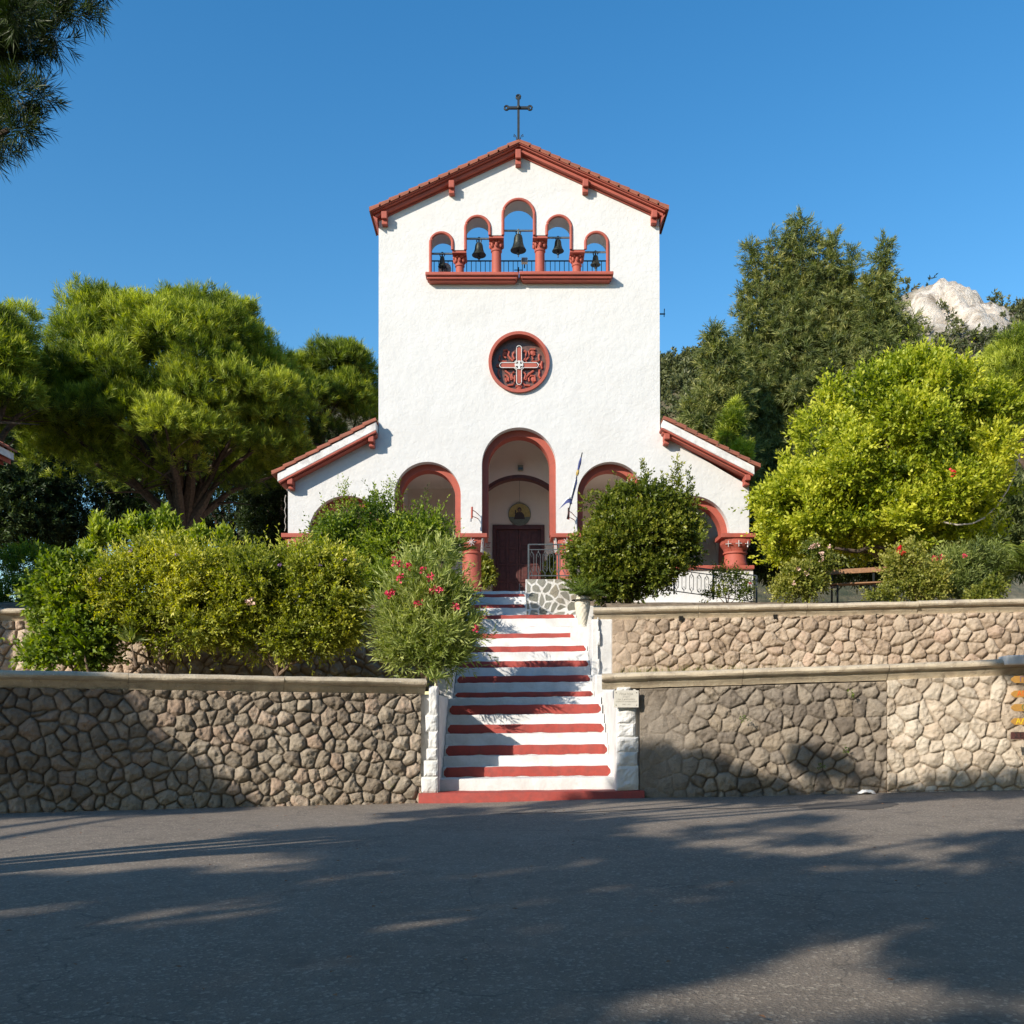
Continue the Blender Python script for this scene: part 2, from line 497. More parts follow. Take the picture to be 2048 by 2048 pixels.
# ------------------------------------------------------------------ ground
def ss(a, b, x):
    t = np.clip((np.asarray(x, float) - a) / (b - a), 0, 1); return t*t*(3-2*t)
def ground_z(x, y):
    x = np.asarray(x, float); y = np.asarray(y, float)
    return (0.10*ss(-1.5, 3.0, x) + 0.20*ss(2.5, 10, x)) * ss(9, 18.5, y) - 0.02*ss(14, 6, y)
def sheet(name, x0, x1, y0, y1, nx, ny, zf, mat, kind="structure", drop=0.0):
    xs, ys = np.linspace(x0, x1, nx), np.linspace(y0, y1, ny)
    X, Y = np.meshgrid(xs, ys, indexing='ij')
    Z = zf(X, Y) - drop
    me = grid_mesh(name, np.stack([X, Y, Z], -1).reshape(-1, 3), nx, ny)
    o = finish(name, me, mat, smooth=True)
    return tag(o, kind=kind)
sheet("ground", -900, 900, -900, 1500, 30, 40, lambda x, y: x*0 - 0.25, M['soil'])
sheet("road", -60, 60, -40, 20.5, 160, 130, lambda x, y: ground_z(x, y) + 0.012*fbm(x*0.4, y*0.4, 0, 3), M['asphalt'])
# dark repair patch and the seam running across the road
def patch_mesh():
    mb = MB(); rng = random.Random(5)
    def strip(pts, w):
        for i in range(len(pts)-1):
            (xa, ya), (xb, yb) = pts[i], pts[i+1]
            wa, wb = w[i]/2, w[i+1]/2
            z = lambda x, y: float(ground_z(x, y) + 0.012*fbm(x*0.4, y*0.4, 0, 3)) + 0.006
            mb.add([(xa,ya-wa,z(xa,ya-wa)),(xb,yb-wb,z(xb,yb-wb)),(xb,yb+wb,z(xb,yb+wb)),(xa,ya+wa,z(xa,ya+wa))], [(0,1,2,3)])
    pts = [P(px, 0, 16.4 + 0.12*math.sin(px*0.02) + (px-1000)*0.0006) for px in range(1000, 1640, 16)]
    strip([(p.x, p.y) for p in pts], [0.07 + 0.05*rng.random() for _ in pts])
    pts = [P(px, 0, 16.5 + 0.1*math.sin(px*0.05)) for px in range(1600, 1800, 8)]
    n = len(pts)
    strip([(p.x, p.y) for p in pts], [0.12 + 1.0*math.sin(math.pi*(i+.5)/n)**0.7 * (0.85+0.3*rng.random()) for i in range(n)])
    return mb
tag(patch_mesh().build("road_patch", M['patch'], fixn=False), kind="structure")

# ------------------------------------------------------------------ stone walls
def cells(S, Z, c, seed, jit=0.85, asp=1.0):
    """Voronoi over a jittered grid: nearest cell id values, F1 and F2."""
    gs, gz = np.floor(S/c).astype(np.int64), np.floor(Z/(c*asp)).astype(np.int64)
    f1 = np.full(S.shape, 9e9); f2 = np.full(S.shape, 9e9); idv = np.zeros(S.shape); id2 = np.zeros(S.shape)
    def h(a, b, k):
        n = (a*374761393 + b*668265263 + (seed*7+k)*974634599) & 0x7fffffff
        n = ((n ^ (n >> 13)) * 1274126177) & 0x7fffffff
        return ((n ^ (n >> 16)) & 0xffff) / 65535.0
    for di in (-2,-1,0,1,2):
        for dj in (-2,-1,0,1,2):
            a, b = gs+di, gz+dj
            px = (a + 0.5 + (b % 2)*0.5 + (h(a,b,1)-.5)*jit) * c
            pz = (b + 0.5 + (h(a,b,2)-.5)*jit) * c*asp
            w = (h(a,b,4)-.5)*0.22*c
            d = np.sqrt((S-px)**2 + ((Z-pz)/asp)**2) - w
            n1 = d < f1
            f2 = np.where(n1, f1, np.minimum(f2, d))
            idv = np.where(n1, h(a,b,3), idv); id2 = np.where(n1, h(a,b,5), id2)
            f1 = np.where(n1, d, f1)
    return idv, id2, f1, f2

def stone_face(name, p0, p1, zb0, zb1, zt0, zt1, mat, parent, c=0.4, res=0.018, depth=0.09, jw=0.036, seed=1, thick=0.45,
               asp=1.0, rnd=0.5, smear=None, flat=False, base=None, dirt=None):
    p0, p1 = Vector((p0[0], p0[1], 0)), Vector((p1[0], p1[1], 0))
    Lw = (p1-p0).length; t = (p1-p0)/Lw; nrm = Vector((t.y, -t.x, 0))
    nu = int(Lw/res)+2; nv = int(max(zt0-zb0, zt1-zb1)/res)+2
    s = np.linspace(0, Lw, nu); v = np.linspace(0, 1, nv)
    S, V = np.meshgrid(s, v, indexing='ij')
    Zb = zb0 + (zb1-zb0)*S/Lw; Zt = zt0 + (zt1-zt0)*S/Lw
    Z = Zb + (Zt-Zb)*V
    wx = S + 0.09*c*2*fbm(S*2.2/c*0.4, Z*2.2/c*0.4, 1.3, seed, 3); wz = Z + 0.09*c*2*fbm(S*2.2/c*0.4, Z*2.2/c*0.4, 7.7, seed+9, 3)
    idv, id2, f1, f2 = cells(wx, wz, c, seed, asp=asp)
    e = (f2 - f1)
    if not flat: jw = jw*np.clip(1 + 1.1*fbm(S*3.1, Z*3.1, 4.4, seed+2), .25, 2.2)
    if flat:
        k = ss(jw*0.8, jw*1.1, e)
        d = depth*(k*0.3) + 0.004*fbm(S*14, Z*14, 0, seed)
        joint = 1-k
    else:
        k = ss(0, jw, e)**0.7 * 0.35 + 0.65*np.clip(e/(c*0.8), 0, 1)**rnd * ss(0, jw, e)
        d = depth*k*(0.8+0.4*id2) + 0.040*fbm(S*7, Z*7, 0, seed)*ss(0, jw*1.3, e) + 0.026*fbm(S*20, Z*20, 3.1, seed+3)
        # stones tilt a little
        d = d + 0.10*depth*np.sin(idv*40)*np.sin((S+Z*0.7)/c*2.2+idv*20)
        joint = 1-ss(jw*0.25, jw*1.0, e)
    dark = np.zeros_like(S)
    if smear is not None:
        q = np.clip(smear(S, Z) + 0.45*fbm(S*1.4, Z*1.4, 5.5, seed+5), 0, 1)
        q = ss(0.25, 0.75, q)
        d = d*(1-q) + q*(depth*0.8 + 0.02*fbm(S*3, Z*3, 2.2, seed) + 0.012*fbm(S*14, Z*14, 8.2, seed) + 0.25*depth*(k-0.8))
        joint = joint*(1-q); idv = idv*(1-q) + 0.3*q
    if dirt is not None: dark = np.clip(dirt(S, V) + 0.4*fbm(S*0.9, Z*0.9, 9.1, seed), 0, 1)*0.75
    X = p0.x + t.x*S + nrm.x*d; Y = p0.y + t.y*S + nrm.y*d
    Vt = np.stack([X, Y, Z], -1)
    # returns of the top and the two ends
    back = lambda A: A - np.array([nrm.x, nrm.y, 0])*thick
    att = np.stack([idv, joint, dark], -1)
    full = np.empty((nu+2, nv+1, 3)); fa = np.empty((nu+2, nv+1, 3))
    full[1:-1, :-1] = Vt; fa[1:-1, :-1] = att
    full[1:-1, -1] = back(Vt[:, -1]); fa[1:-1, -1] = att[:, -1]
    full[0] = back(full[1]); fa[0] = fa[1]
    full[-1] = back(full[-2]); fa[-1] = fa[-2]
    me = grid_mesh(name, full.reshape(-1, 3), nu+2, nv+1, {"stone": fa.reshape(-1, 3)})
    return finish(name, me, mat, parent, smooth=True, base=base)

COPE = [(0.30,0.0),(-0.10,0.0),(-0.165,-0.012),(-0.21,-0.04),(-0.228,-0.08),(-0.21,-0.12),(-0.165,-0.148),(-0.11,-0.155),(-0.11,-0.185),(-0.085,-0.215),(-0.055,-0.25),(-0.03,-0.30),(0.30,-0.30)]
def coping(name, p0, p1, z0, z1, parent, seed=1, prof=COPE, seg=2.6, endcap=(False, False), sc=1.0):
    p0, p1 = Vector((p0[0], p0[1], z0)), Vector((p1[0], p1[1], z1))
    Lw = (p1-p0).length; t = (p1-p0)/Lw; nrm = Vector((t.y, -t.x, 0)).normalized()
    n = max(1, round(Lw/seg)); rng = random.Random(seed); mb = MB()
    for i in range(n):
        a, b = i*Lw/n + 0.004, (i+1)*Lw/n - 0.004
        m = 14; vs = []; dz = rng.uniform(-.008, .008); dn = rng.uniform(-.01, .01)
        k = len(prof)
        for j in range(m+1):
            q = p0 + t*(a + (b-a)*j/m)
            for (o, z) in prof:
                w = 0.010*math.sin(j*1.3+i*7+o*20)*math.cos(j*0.7+z*30+seed)
                vs.append(q + nrm*((-o)*sc + dn + w) + Vector((0, 0, z*sc + dz + w*0.6)))
        fs = []
        for j in range(m):
            for c in range(k):
                c2 = (c+1) % k
                fs.append((j*k+c, j*k+c2, (j+1)*k+c2, (j+1)*k+c))
        fs.append(tuple(range(k))); fs.append(tuple(m*k+c for c in reversed(range(k))))
        mb.add(vs, fs)
    return mb.build(name, M['coping'], parent, smooth=True)

def rough_blocks(mb, blocks, amp=0.02, seed=0, n=9):
    """Rock-faced blocks: boxes (x0,x1,y0,y1,z0,z1) whose front is hewn."""
    for bi, (x0,x1,y0,y1,z0,z1) in enumerate(blocks):
        u = np.linspace(0, 1, n); U, V = np.meshgrid(u, u, indexing='ij')
        X = x0 + (x1-x0)*U; Z = z0 + (z1-z0)*V
        edge = np.minimum(np.minimum(U, 1-U), np.minimum(V, 1-V))
        b = np.clip(edge*5, 0, 1)**0.6
        Y = y0 - b*(0.035 + amp*1.6*fbm(X*9, Z*9, bi*3.1, seed)) - amp*0.3*fbm(X*30, Z*30, bi, seed)
        X = X + 0.012*fbm(Z*7, U*0+bi, 0, seed); 
        vs = np.stack([X, Y, Z], -1).reshape(-1, 3).tolist(); fs = []
        for i in range(n-1):
            for j in range(n-1):
                fs.append((i*n+j, (i+1)*n+j, (i+1)*n+j+1, i*n+j+1))
        mb.add(vs, fs)
        mb.box(x0+.004, x1-.004, y0+.012, y1, z0+.002, z1-.002)

# lower walls on the road
LW_L = [(-11.4, 15.9), (-1.77, 19.0)]
w = empty("retaining_wall", (-5, 17.5, 0), "weathered grey stone wall on the road, left of the white staircase, half in tree shade", "wall")
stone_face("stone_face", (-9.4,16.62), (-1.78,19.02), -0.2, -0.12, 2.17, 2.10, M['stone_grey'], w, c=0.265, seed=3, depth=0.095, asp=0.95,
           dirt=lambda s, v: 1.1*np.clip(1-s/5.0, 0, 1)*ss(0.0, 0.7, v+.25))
stone_face("stone_face", (-14.5,15.0), (-9.41,16.617), -0.25, -0.2, 2.2, 2.17, M['stone_grey'], w, c=0.265, seed=4, depth=0.095)
coping("coping", (-14.5,15.0), (-1.70,19.05), 2.50, 2.405, w, 3)
w = empty("retaining_wall", (4.8, 18.8, 0), "cement smeared dark stone wall on the road, between the staircase and the clean cream wall", "wall")
stone_face("stone_face", (2.48,19.0), (7.08,18.52), 0.02, 0.15, 2.20, 2.33, M['stone_render'], w, c=0.29, seed=11, depth=0.085, asp=0.95,
           smear=lambda s, z: np.clip(1.0 - s/2.0, 0, 1)*0.8 + 0.04)
coping("coping", (1.75,19.08), (7.08,18.52), 2.50, 2.65, w, 5)
w = empty("retaining_wall", (9, 18.3, 0), "clean cream stone wall on the road at the right edge, behind the ochre arrow signs", "wall")
stone_face("stone_face", (7.085,18.5), (13.5,17.75), 0.1, 0.2, 2.36, 2.58, M['stone_cream'], w, c=0.31, seed=21, depth=0.085, asp=1.05, jw=0.03)
coping("coping", (7.085,18.5), (13.5,17.75), 2.66, 2.90, w, 7, seg=6)
# white painted top of the wall end at the right edge of the photo
mb = MB(); a, b = P(2012, 0, 18.0), P(2075, 0, 17.9)
mb.beam((a.x, a.y+.12, 2.70), (b.x+0.4, b.y+.09, 2.715), 0.5, 0.17)
mb.build("cap_block", M['limewash'], w, bevel=0.02)

# upper walls
UZ = 4.22
w = empty("retaining_wall", (7, 22.8, 2.3), "upper tan stone wall with drain holes, right of the white staircase", "wall")
stone_face("stone_face", (2.36,23.0), (14.0,21.6), 2.3, 2.3, 3.95, 4.02, M['stone_tan'], w, c=0.275, seed=31, depth=0.095, asp=0.95,
           smear=lambda s, z: np.clip(0.75 - s/2.2, 0, 1))
coping("coping", (1.92,23.08), (14.0,21.6), 4.235, 4.32, w, 9)
mb = MB()
for px, py in ((1361,1237),(1549,1234),(1753,1232),(1925,1229)):
    q = P(px, py, 22.95 - (px-1198)*0.0011); mb.box(q.x-.045, q.x+.045, q.y-.09, q.y+.1, q.z-.05, q.z+.05)
mb.build("drain_hole", M['dark'], w)
w = empty("retaining_wall", (-6, 22.5, 2.3), "upper tan stone wall glimpsed behind the bushes, left of the white staircase", "wall")
stone_face("stone_face", (-14.0,21.9), (-1.82,22.95), 2.3, 2.3, 3.80, 3.93, M['stone_tan'], w, c=0.275, seed=41, depth=0.095, asp=0.95)
coping("coping", (-14.0,21.9), (-1.75,23.0), 4.08, 4.22, w, 13)

# soil behind the walls, and the upper terrace of the churchyard
def strip_sheet(name, x0, x1, ya, yb, nx, ny, zf, mat):
    """Soil between two lines ya(x) and yb(x), so that it starts just behind the wall."""
    X = np.repeat(np.linspace(x0, x1, nx)[:, None], ny, 1); v = np.linspace(0, 1, ny)[None, :]**1.6
    Y = ya(X) + (yb(X)-ya(X))*v
    me = grid_mesh(name, np.stack([X, Y, zf(X, Y)], -1).reshape(-1, 3), nx, ny)
    return tag(finish(name, me, mat, smooth=True), kind="structure")
bed = lambda x, y: 2.28 + 0.05*fbm(x*1.5, y*1.5, 0, 8)
strip_sheet("garden_bed", -16, -1.75, lambda x: 19.0 + (x+1.77)*0.3145 + 0.2, lambda x: 23.2 + (x+1.8)*0.086, 60, 20, bed, M['soil'])
strip_sheet("garden_bed", 2.3, 15, lambda x: 19.0 - (x-2.48)*0.105 + 0.22, lambda x: 23.2 - (x-2.36)*0.12, 60, 20, lambda x, y: bed(x, y) + 0.02*(x-2), M['soil'])
up = lambda x, y: 4.02 + 0.46*ss(23.2, 24.1, y) + 0.74*ss(27.4, 30.2, y) + 0.04*fbm(x*1.2, y*1.2, 0, 9)
strip_sheet("churchyard", -60, -1.72, lambda x: 22.95 + np.maximum(x+1.8, -13)*0.086 + 0.2, lambda x: x*0 + 95, 70, 130, up, M['soil'])
strip_sheet("churchyard", 2.3, 60, lambda x: 23.0 - np.minimum(x-2.36, 13)*0.12 + 0.25, lambda x: x*0 + 95, 70, 130, up, M['soil'])
sheet("churchyard", -1.72, 2.3, 27.9, 95, 8, 60, lambda x, y: up(x, y) + 0.01, M['soil'])

# ------------------------------------------------------------------ staircase
st = empty("staircase", (0.3, 19.2, 0), "straight outdoor staircase with alternating dark red and white risers leading up to the church", "staircase")
RED = [  # top row, bottom row (photo rows at the middle of the flight), distance, left x, right x
 (1584,1603,18.84,-1.80,2.55),(1533,1553,19.8,-1.41,2.02),(1490,1509.5,20.4,-1.41,2.01),(1448.5,1466,21.0,-1.41,2.00),(1409.5,1428.5,21.6,-1.41,1.99),
 (1384,1394.5,22.2,-1.32,1.86),(1351.5,1365.5,22.9,-1.31,1.86),(1322,1335.5,23.5,-1.31,1.86),(1292.5,1305,24.1,-1.31,1.85),(1267,1277.5,24.7,-1.31,1.84),
 (1253.5,1255.5,25.4,-1.31,1.78),(1230,1239.5,26.1,-1.5,1.70),(1208.5,1218,26.8,-1.5,0.39),(1187.5,1196,27.4,-1.5,0.39)]
zz = lambda y, D: EYE + (HZ - y) * D / F
tilt = 0.011
def step_mesh(x0, x1, y0, y1, z0, z1, seed, amp=0.006):
    """A worn masonry step whose top leans with the stair."""
    mb = MB(); n = 26; k = 4; vs = []; rng = random.Random(seed)
    prof = [(y0, z0), (y0, z1-0.02), (y0+0.012, z1-0.004), (y0+0.03, z1), (y1, z1+0.006), (y1, z0)]
    m = len(prof)
    for i in range(n+1):
        x = x0 + (x1-x0)*i/n
        wv = amp*math.sin(x*5.1+seed)*0.7 + amp*0.6*math.sin(x*13+seed*2.1)
        for j, (y, z) in enumerate(prof):
            top = 1 if z > z0 + 1e-6 else 0
            vs.append((x, y + (wv if j in (0,1,2) else 0), z + tilt*(x-0.3)*top + (wv*0.8 if top else 0)))
    fs = []
    for i in range(n):
        for j in range(m):
            j2 = (j+1) % m
            fs.append((i*m+j, i*m+j2, (i+1)*m+j2, (i+1)*m+j))
    fs.append(tuple(range(m))); fs.append(tuple(n*m+j for j in reversed(range(m))))
    return mb.add(vs, fs)
def red_skin(x0, x1, y, z0, z1, seed):
    """Red paint on a riser, its edges brushed by hand and its ends rounded."""
    mb = MB(); n = 60; vs = []; h = (z1-z0); rng = random.Random(seed)
    for i in range(n+1):
        u = i/n; x = x0 + (x1-x0)*u
        dx = min(x-x0, x1-x); rr = min(0.5*h, 0.07)
        c = 0 if dx >= rr else rr - math.sqrt(max(0, rr*rr - (rr-dx)**2))
        wv = 0.008*math.sin(x*6+seed*1.7) + 0.006*math.sin(x*17+seed) + rng.uniform(-.003,.003)
        wt = 0.004*math.sin(x*9+seed*0.7)
        sag = 0.006*math.sin(x*5.1+seed)*0.7 + 0.006*0.6*math.sin(x*13+seed*2.1)
        zl = z0 + wv + c*0.8 + tilt*(x-0.3); zt = z1 + wt - c + tilt*(x-0.3)
        yy = y + sag
        vs += [(x, yy-.009, zl), (x, yy-.009, max(zt-0.02, zl+.002)), (x, yy+0.004, max(zt, zl+.004)), (x, yy+0.02, max(zt+.002, zl+.006))]
    fs = [(4*i+k, 4*i+4+k, 4*i+5+k, 4*i+1+k) for i in range(n) for k in range(3)]
    return mb.add(vs, fs)
for i, (yt, yb, D, xl, xr) in enumerate(RED):
    z1, z0 = zz(yt, D), zz(yb, D)
    nxt = RED[i+1] if i+1 < len(RED) else None
    Dn = nxt[2] if nxt else 27.9
    zn = zz(nxt[1], Dn) if nxt else 5.24
    Dw = D + (Dn-D)*0.5
    zb = -0.3 if i == 0 else max(0, z0-1.2)
    red = step_mesh(xl, xr, D, 28.6 if i == len(RED)-1 else D + 1.3, zb, z1, i*3+1).build("step", M['stair_red'] if i == 0 else M['limewash'], st, smooth=True)
    if i == 0: red["label"] = "bottom step painted wholly red"
    else:
        s = red_skin(xl+0.03, xr-0.03 if i != 5 else xr-0.02, D, max(z0+.004, z1-.24), z1, i*3+1).build("painted_riser", M['stair_red'], red, smooth=True, fixn=False)
    xw0, xw1 = (-1.42, 2.03) if i == 0 else (xl, xr)
    step_mesh(xw0, xw1, Dw, 30.8 if i == len(RED)-1 else Dw + 1.4, max(0, z1-1.2), zn - 0.004, i*3+2).build("step", M['limewash'], st, smooth=True)
mb = MB()
for (x0,x1,y0,y1,z0,z1) in [(2.02,2.42,18.98,22.0,-.1,2.2),(1.87,2.4,21.995,22.95,0,2.62),(2.1,2.53,19.08,19.6,-.09,2.19),(1.87,2.36,22.95,25.3,0.5,3.96),(1.72,2.3,25.3,28.3,0.5,4.55)]:
    mb.box(x0,x1,y0,y1,z0,z1)
mb.build("side_wall", M['limewash'], st, bevel=0.03)
mb = MB()
for (x0,x1,y0,y1,z0,z1) in [(-1.83,-1.42,19.10,22.0,-.1,2.1),(-1.72,-1.33,22.003,25.2,0,3.5),(-1.70,-1.5,25.2,28.4,.5,4.6)]:
    mb.box(x0,x1,y0,y1,z0,z1)
mb.build("side_wall", M['limewash'], st, bevel=0.03)
mb = MB()
rz = [(1374,1395,1262),(1395,1418,1262),(1418,1447,1271),(1447,1474,1270),(1474,1504,1277),(1504,1532,1275),(1532,1580,1277)]
rough_blocks(mb, [(2.03, (xr-1024)*18.9/F, 18.93, 19.3, zz(b, 18.9), zz(a, 18.9)) for (a, b, xr) in rz], 0.03, 3)
mb.build("quoin_pier", M['limewash'], st)
mb = MB()
lz = [(1372,1430,858),(1430,1463,851),(1463,1497,857),(1497,1521,853),(1521,1554,847),(1554,1587,842)]
rough_blocks(mb, [((xl-1024)*18.9/F, -1.44, 18.93, 19.3, zz(b, 18.9), zz(a, 18.9)) for (a, b, xl) in lz], 0.022, 5)
mb.build("quoin_pier", M['limewash'], st)
mb = MB()
uz = [(1235,1262,1197),(1262,1290,1200),(1290,1318,1196),(1318,1350,1199)]
rough_blocks(mb, [(2.0, (xr-1024)*22.9/F, 22.9, 23.3, zz(b, 22.9), zz(a, 22.9)) for (a, b, xr) in uz], 0.02, 8)
mb.build("quoin_pier", M['limewash'], st)

# crazy paved parapet beside the top of the stairs
pz0, pz1 = zz(1228, 26.45), zz(1158.6, 26.45)
px0, px1 = (1052-1024)*26.45/F, (1152-1024)*26.45/F
par = empty("parapet", ((px0+px1)/2, 26.6, pz0), "low parapet of grey flagstones in wide white mortar beside the top steps", "parapet")
stone_face("flagstone_face", (px0+.03, 26.45), (px1, 26.45), pz0-.1, pz0-.1, pz1, pz1, M['crazy'], par, c=0.24, res=0.008, depth=0.03, jw=0.045, seed=17, thick=0.02, flat=True)
mb = MB(); mb.box(px0, px1+.25, 26.47, 28.2, 4.2, pz1-.001); mb.box(px0-.012, px0+.028, 26.435, 26.468, pz0-.1, pz1)
mb.build("parapet_core", M['limewash'], par, bevel=0.01)

# ------------------------------------------------------------------ church
CX = 1038.0
FLOOR = 5.25
ch = empty("church", (fx(CX), YF, FLOOR), "white plastered church with bell arcade gable, round window and terracotta red arches", "church")
WT = 0.76
zc = fz(1067)
def bx(off): return fx(CX + off)
ARCH = [(-345, 76, 1067), (-183, 66.5, 990), (0, 74.3, 929), (183, 66.5, 990), (345, 76, 1067)]
u = 1/63.13
outline = [(bx(-462), zc)]
outline += [(bx(-462), fz(972)), (bx(-281), fz(868)), (bx(-280.5), fz(440)), (bx(0), fz(306)), (bx(280.5), fz(436)), (bx(282), fz(868)), (bx(460), fz(972)), (bx(460), zc)]
for off, r, spy in reversed(ARCH):
    rr = r*u
    outline += [(bx(off)+rr, zc)] if spy < 1067 else []
    outline += arc(bx(off), fz(spy), rr, 0, math.pi, 32)
    outline += [(bx(off)-rr, zc)] if spy < 1067 else []
# opening of the bell arcade
bell_arches = [(859,907,464,486),(929,981.5,431,457),(1004,1070.5,397,430),(1091.5,1144,430,456.5),(1169,1217,463,486)]
cap_y = [500, 470.5, 470.5, 499]
hole = [(fx(859), fz(555))]
for i, (xa, xb, yt, ys) in enumerate(bell_arches):
    c, rx = fx((xa+xb)/2), (xb-xa)/2*u
    rz = fz(yt) - fz(ys)
    for k in range(25):
        a = math.pi - math.pi*k/24
        hole.append((c + rx*math.cos(a), fz(ys) + rz*math.sin(a)))
    if i < 4:
        hole += [(fx(xb), fz(cap_y[i])), (fx(bell_arches[i+1][0]), fz(cap_y[i]))]
hole += [(fx(1217), fz(555))]
rose_c = (fx(1038), fz(725.5))
rose = arc(rose_c[0], rose_c[1], 57*u, 0, 2*math.pi, 64)[:-1]
plate("facade_wall", outline, [hole, rose], YF, YF+WT, M['plaster'], ch)

# nave, aisles and porch behind the facade
mb = MB()
nx0, nx1 = bx(-278), bx(278)
mb.box(nx0, nx0+.5, YF+WT, 56, FLOOR-1, 12.2); mb.box(nx1-.5, nx1, YF+WT, 56, FLOOR-1, 12.2)
mb.poly([(nx0+.5, 9.0), (nx1-.5, 9.0), (nx1-.5, 12.2), (bx(0), 14.3), (nx0+.5, 12.2)], 55.5, 56)
mb.build("nave_wall", M['plaster'], ch)
mb = MB()
mb.add([(nx0+.03, YF+WT, 12.05), (bx(0), YF+WT, 14.45), (nx1-.03, YF+WT, 12.05), (nx0+.03, 56.3, 12.05), (bx(0), 56.3, 14.45), (nx1-.03, 56.3, 12.05),
        (nx0+.03, YF+WT, 12.2), (bx(0), YF+WT, 14.6), (nx1-.03, YF+WT, 12.2), (nx0+.03, 56.3, 12.2), (bx(0), 56.3, 14.6), (nx1-.03, 56.3, 12.2)],
       [(0,1,4,3),(1,2,5,4),(6,9,10,7),(7,10,11,8),(0,3,9,6),(2,8,11,5),(0,6,7,1),(1,7,8,2),(3,4,10,9),(4,5,11,10)])
mb.build("nave_roof", M['tile'], ch)
YB = 34.6
mb = MB()
# the wall of the porch with the door opening, in pieces round it
dx0, dx1, dz1 = (985-1024)*YB/F, (1089-1024)*YB/F, zz(1050, YB)
mb.box(bx(-460), dx0, YB, YB+.4, FLOOR, 9.6); mb.box(dx1, bx(458), YB, YB+.4, FLOOR, 9.6); mb.box(dx0, dx1, YB, YB+.4, dz1, 9.6)
mb.box(bx(-277), bx(277), YB-.01, YB+.4, 9.6, 12.0)
mb.build("porch_wall", M['plaster_in'], ch)
mb = MB(); mb.box(bx(-470), bx(470), YF-.35, YB+.4, FLOOR-1.2, FLOOR); mb.build("porch_floor", M['limewash'], ch)
mb = MB(); mb.box(bx(-120), bx(120), YF+WT, YB-.01, 11.1, 11.3); mb.box(bx(-277), bx(-120), YF+WT, YB-.01, 9.75, 9.95); mb.box(bx(120), bx(277), YF+WT, YB-.01, 9.75, 9.95)
mb.build("porch_ceiling", M['plaster_in'], ch)
# inner cross arch with a red underside, in the middle bay
YI = 33.1; pi_ = F/YI
ic, ir = ((1038-1024)/pi_, zz(1052, YI)), 103/pi_
lft, rgt = bx(-120), bx(120)
ol = [(lft, FLOOR), (lft, 11.1), (rgt, 11.1), (rgt, FLOOR), (ic[0]+ir, FLOOR)] + arc(ic[0], ic[1], ir, 0, math.pi, 32) + [(ic[0]-ir, FLOOR)]
plate("inner_arch_wall", ol, [], YI, YI+.45, M['plaster_in'], ch)
def ring(name, c, ro, ri, z0, y0, y1, mat, parent, n=40):
    o = [(c[0]+ro, z0)] * (z0 < c[1]-.01) + arc(c[0], c[1], ro, 0, math.pi, n) + [(c[0]-ro, z0)] * (z0 < c[1]-.01)
    i = [(c[0]-ri, z0)] * (z0 < c[1]-.01) + arc(c[0], c[1], ri, math.pi, 0, n) + [(c[0]+ri, z0)] * (z0 < c[1]-.01)
    return plate(name, o+i, [], y0, y1, mat, parent)
ring("arch_ring", ic, ir+.02, ir-.11, FLOOR+.01, YI+.02, YI+.43, M['wood_door'], ch)["label"] = "dark red inner arch in the porch"
for off, r, spy in ARCH:
    ring("arch_ring", (bx(off), fz(spy)), r*u+.015, (r-12.3)*u, zc, YF+.30, YF+WT+.02, M['red'], ch)
# cross walls inside the porch over arches, and the open ends
def cross_wall(x0, x1, zt, side):
    half = (YB-(YF+WT))/2; yc = (YB+YF+WT)/2; r = half-.28
    ol = [(-half, FLOOR), (-half, zt), (half, zt), (half, FLOOR), (r, FLOOR)] + arc(0, FLOOR+2.0, r, 0, math.pi, 24) + [(-r, FLOOR)]
    o = plate("cross_arch", ol, [], 0, x1-x0, M['plaster_in'], ch)
    o.data.transform(Matrix.Translation(Vector((x1, yc, 0))) @ Matrix.Rotation(R(90), 4, 'Z') @ Matrix.Translation(ch.location))
    o.data.transform(Matrix.Translation(-Vector(ch.location)))
    ri = [(r+.015, FLOOR+.01)] + arc(0, FLOOR+2.0, r+.015, 0, math.pi, 24) + [(-r-.015, FLOOR+.01)] + [(-r+.12, FLOOR+.01)] + arc(0, FLOOR+2.0, r-.12, math.pi, 0, 24) + [(r-.12, FLOOR+.01)]
    q = plate("arch_ring", ri, [], .03, x1-x0-.03, M['red'], ch)
    q.data.transform(Matrix.Translation(Vector((x1, yc, 0))) @ Matrix.Rotation(R(90), 4, 'Z') @ Matrix.Translation(ch.location))
    q.data.transform(Matrix.Translation(-Vector(ch.location)))
    q["label"] = "red arch across the porch"
cross_wall(bx(-262), bx(-246), 9.0, -1); cross_wall(bx(246), bx(262), 9.0, 1)
cross_wall(bx(-459), bx(-443), 8.1, -1); cross_wall(bx(441), bx(457), 8.1, 1)

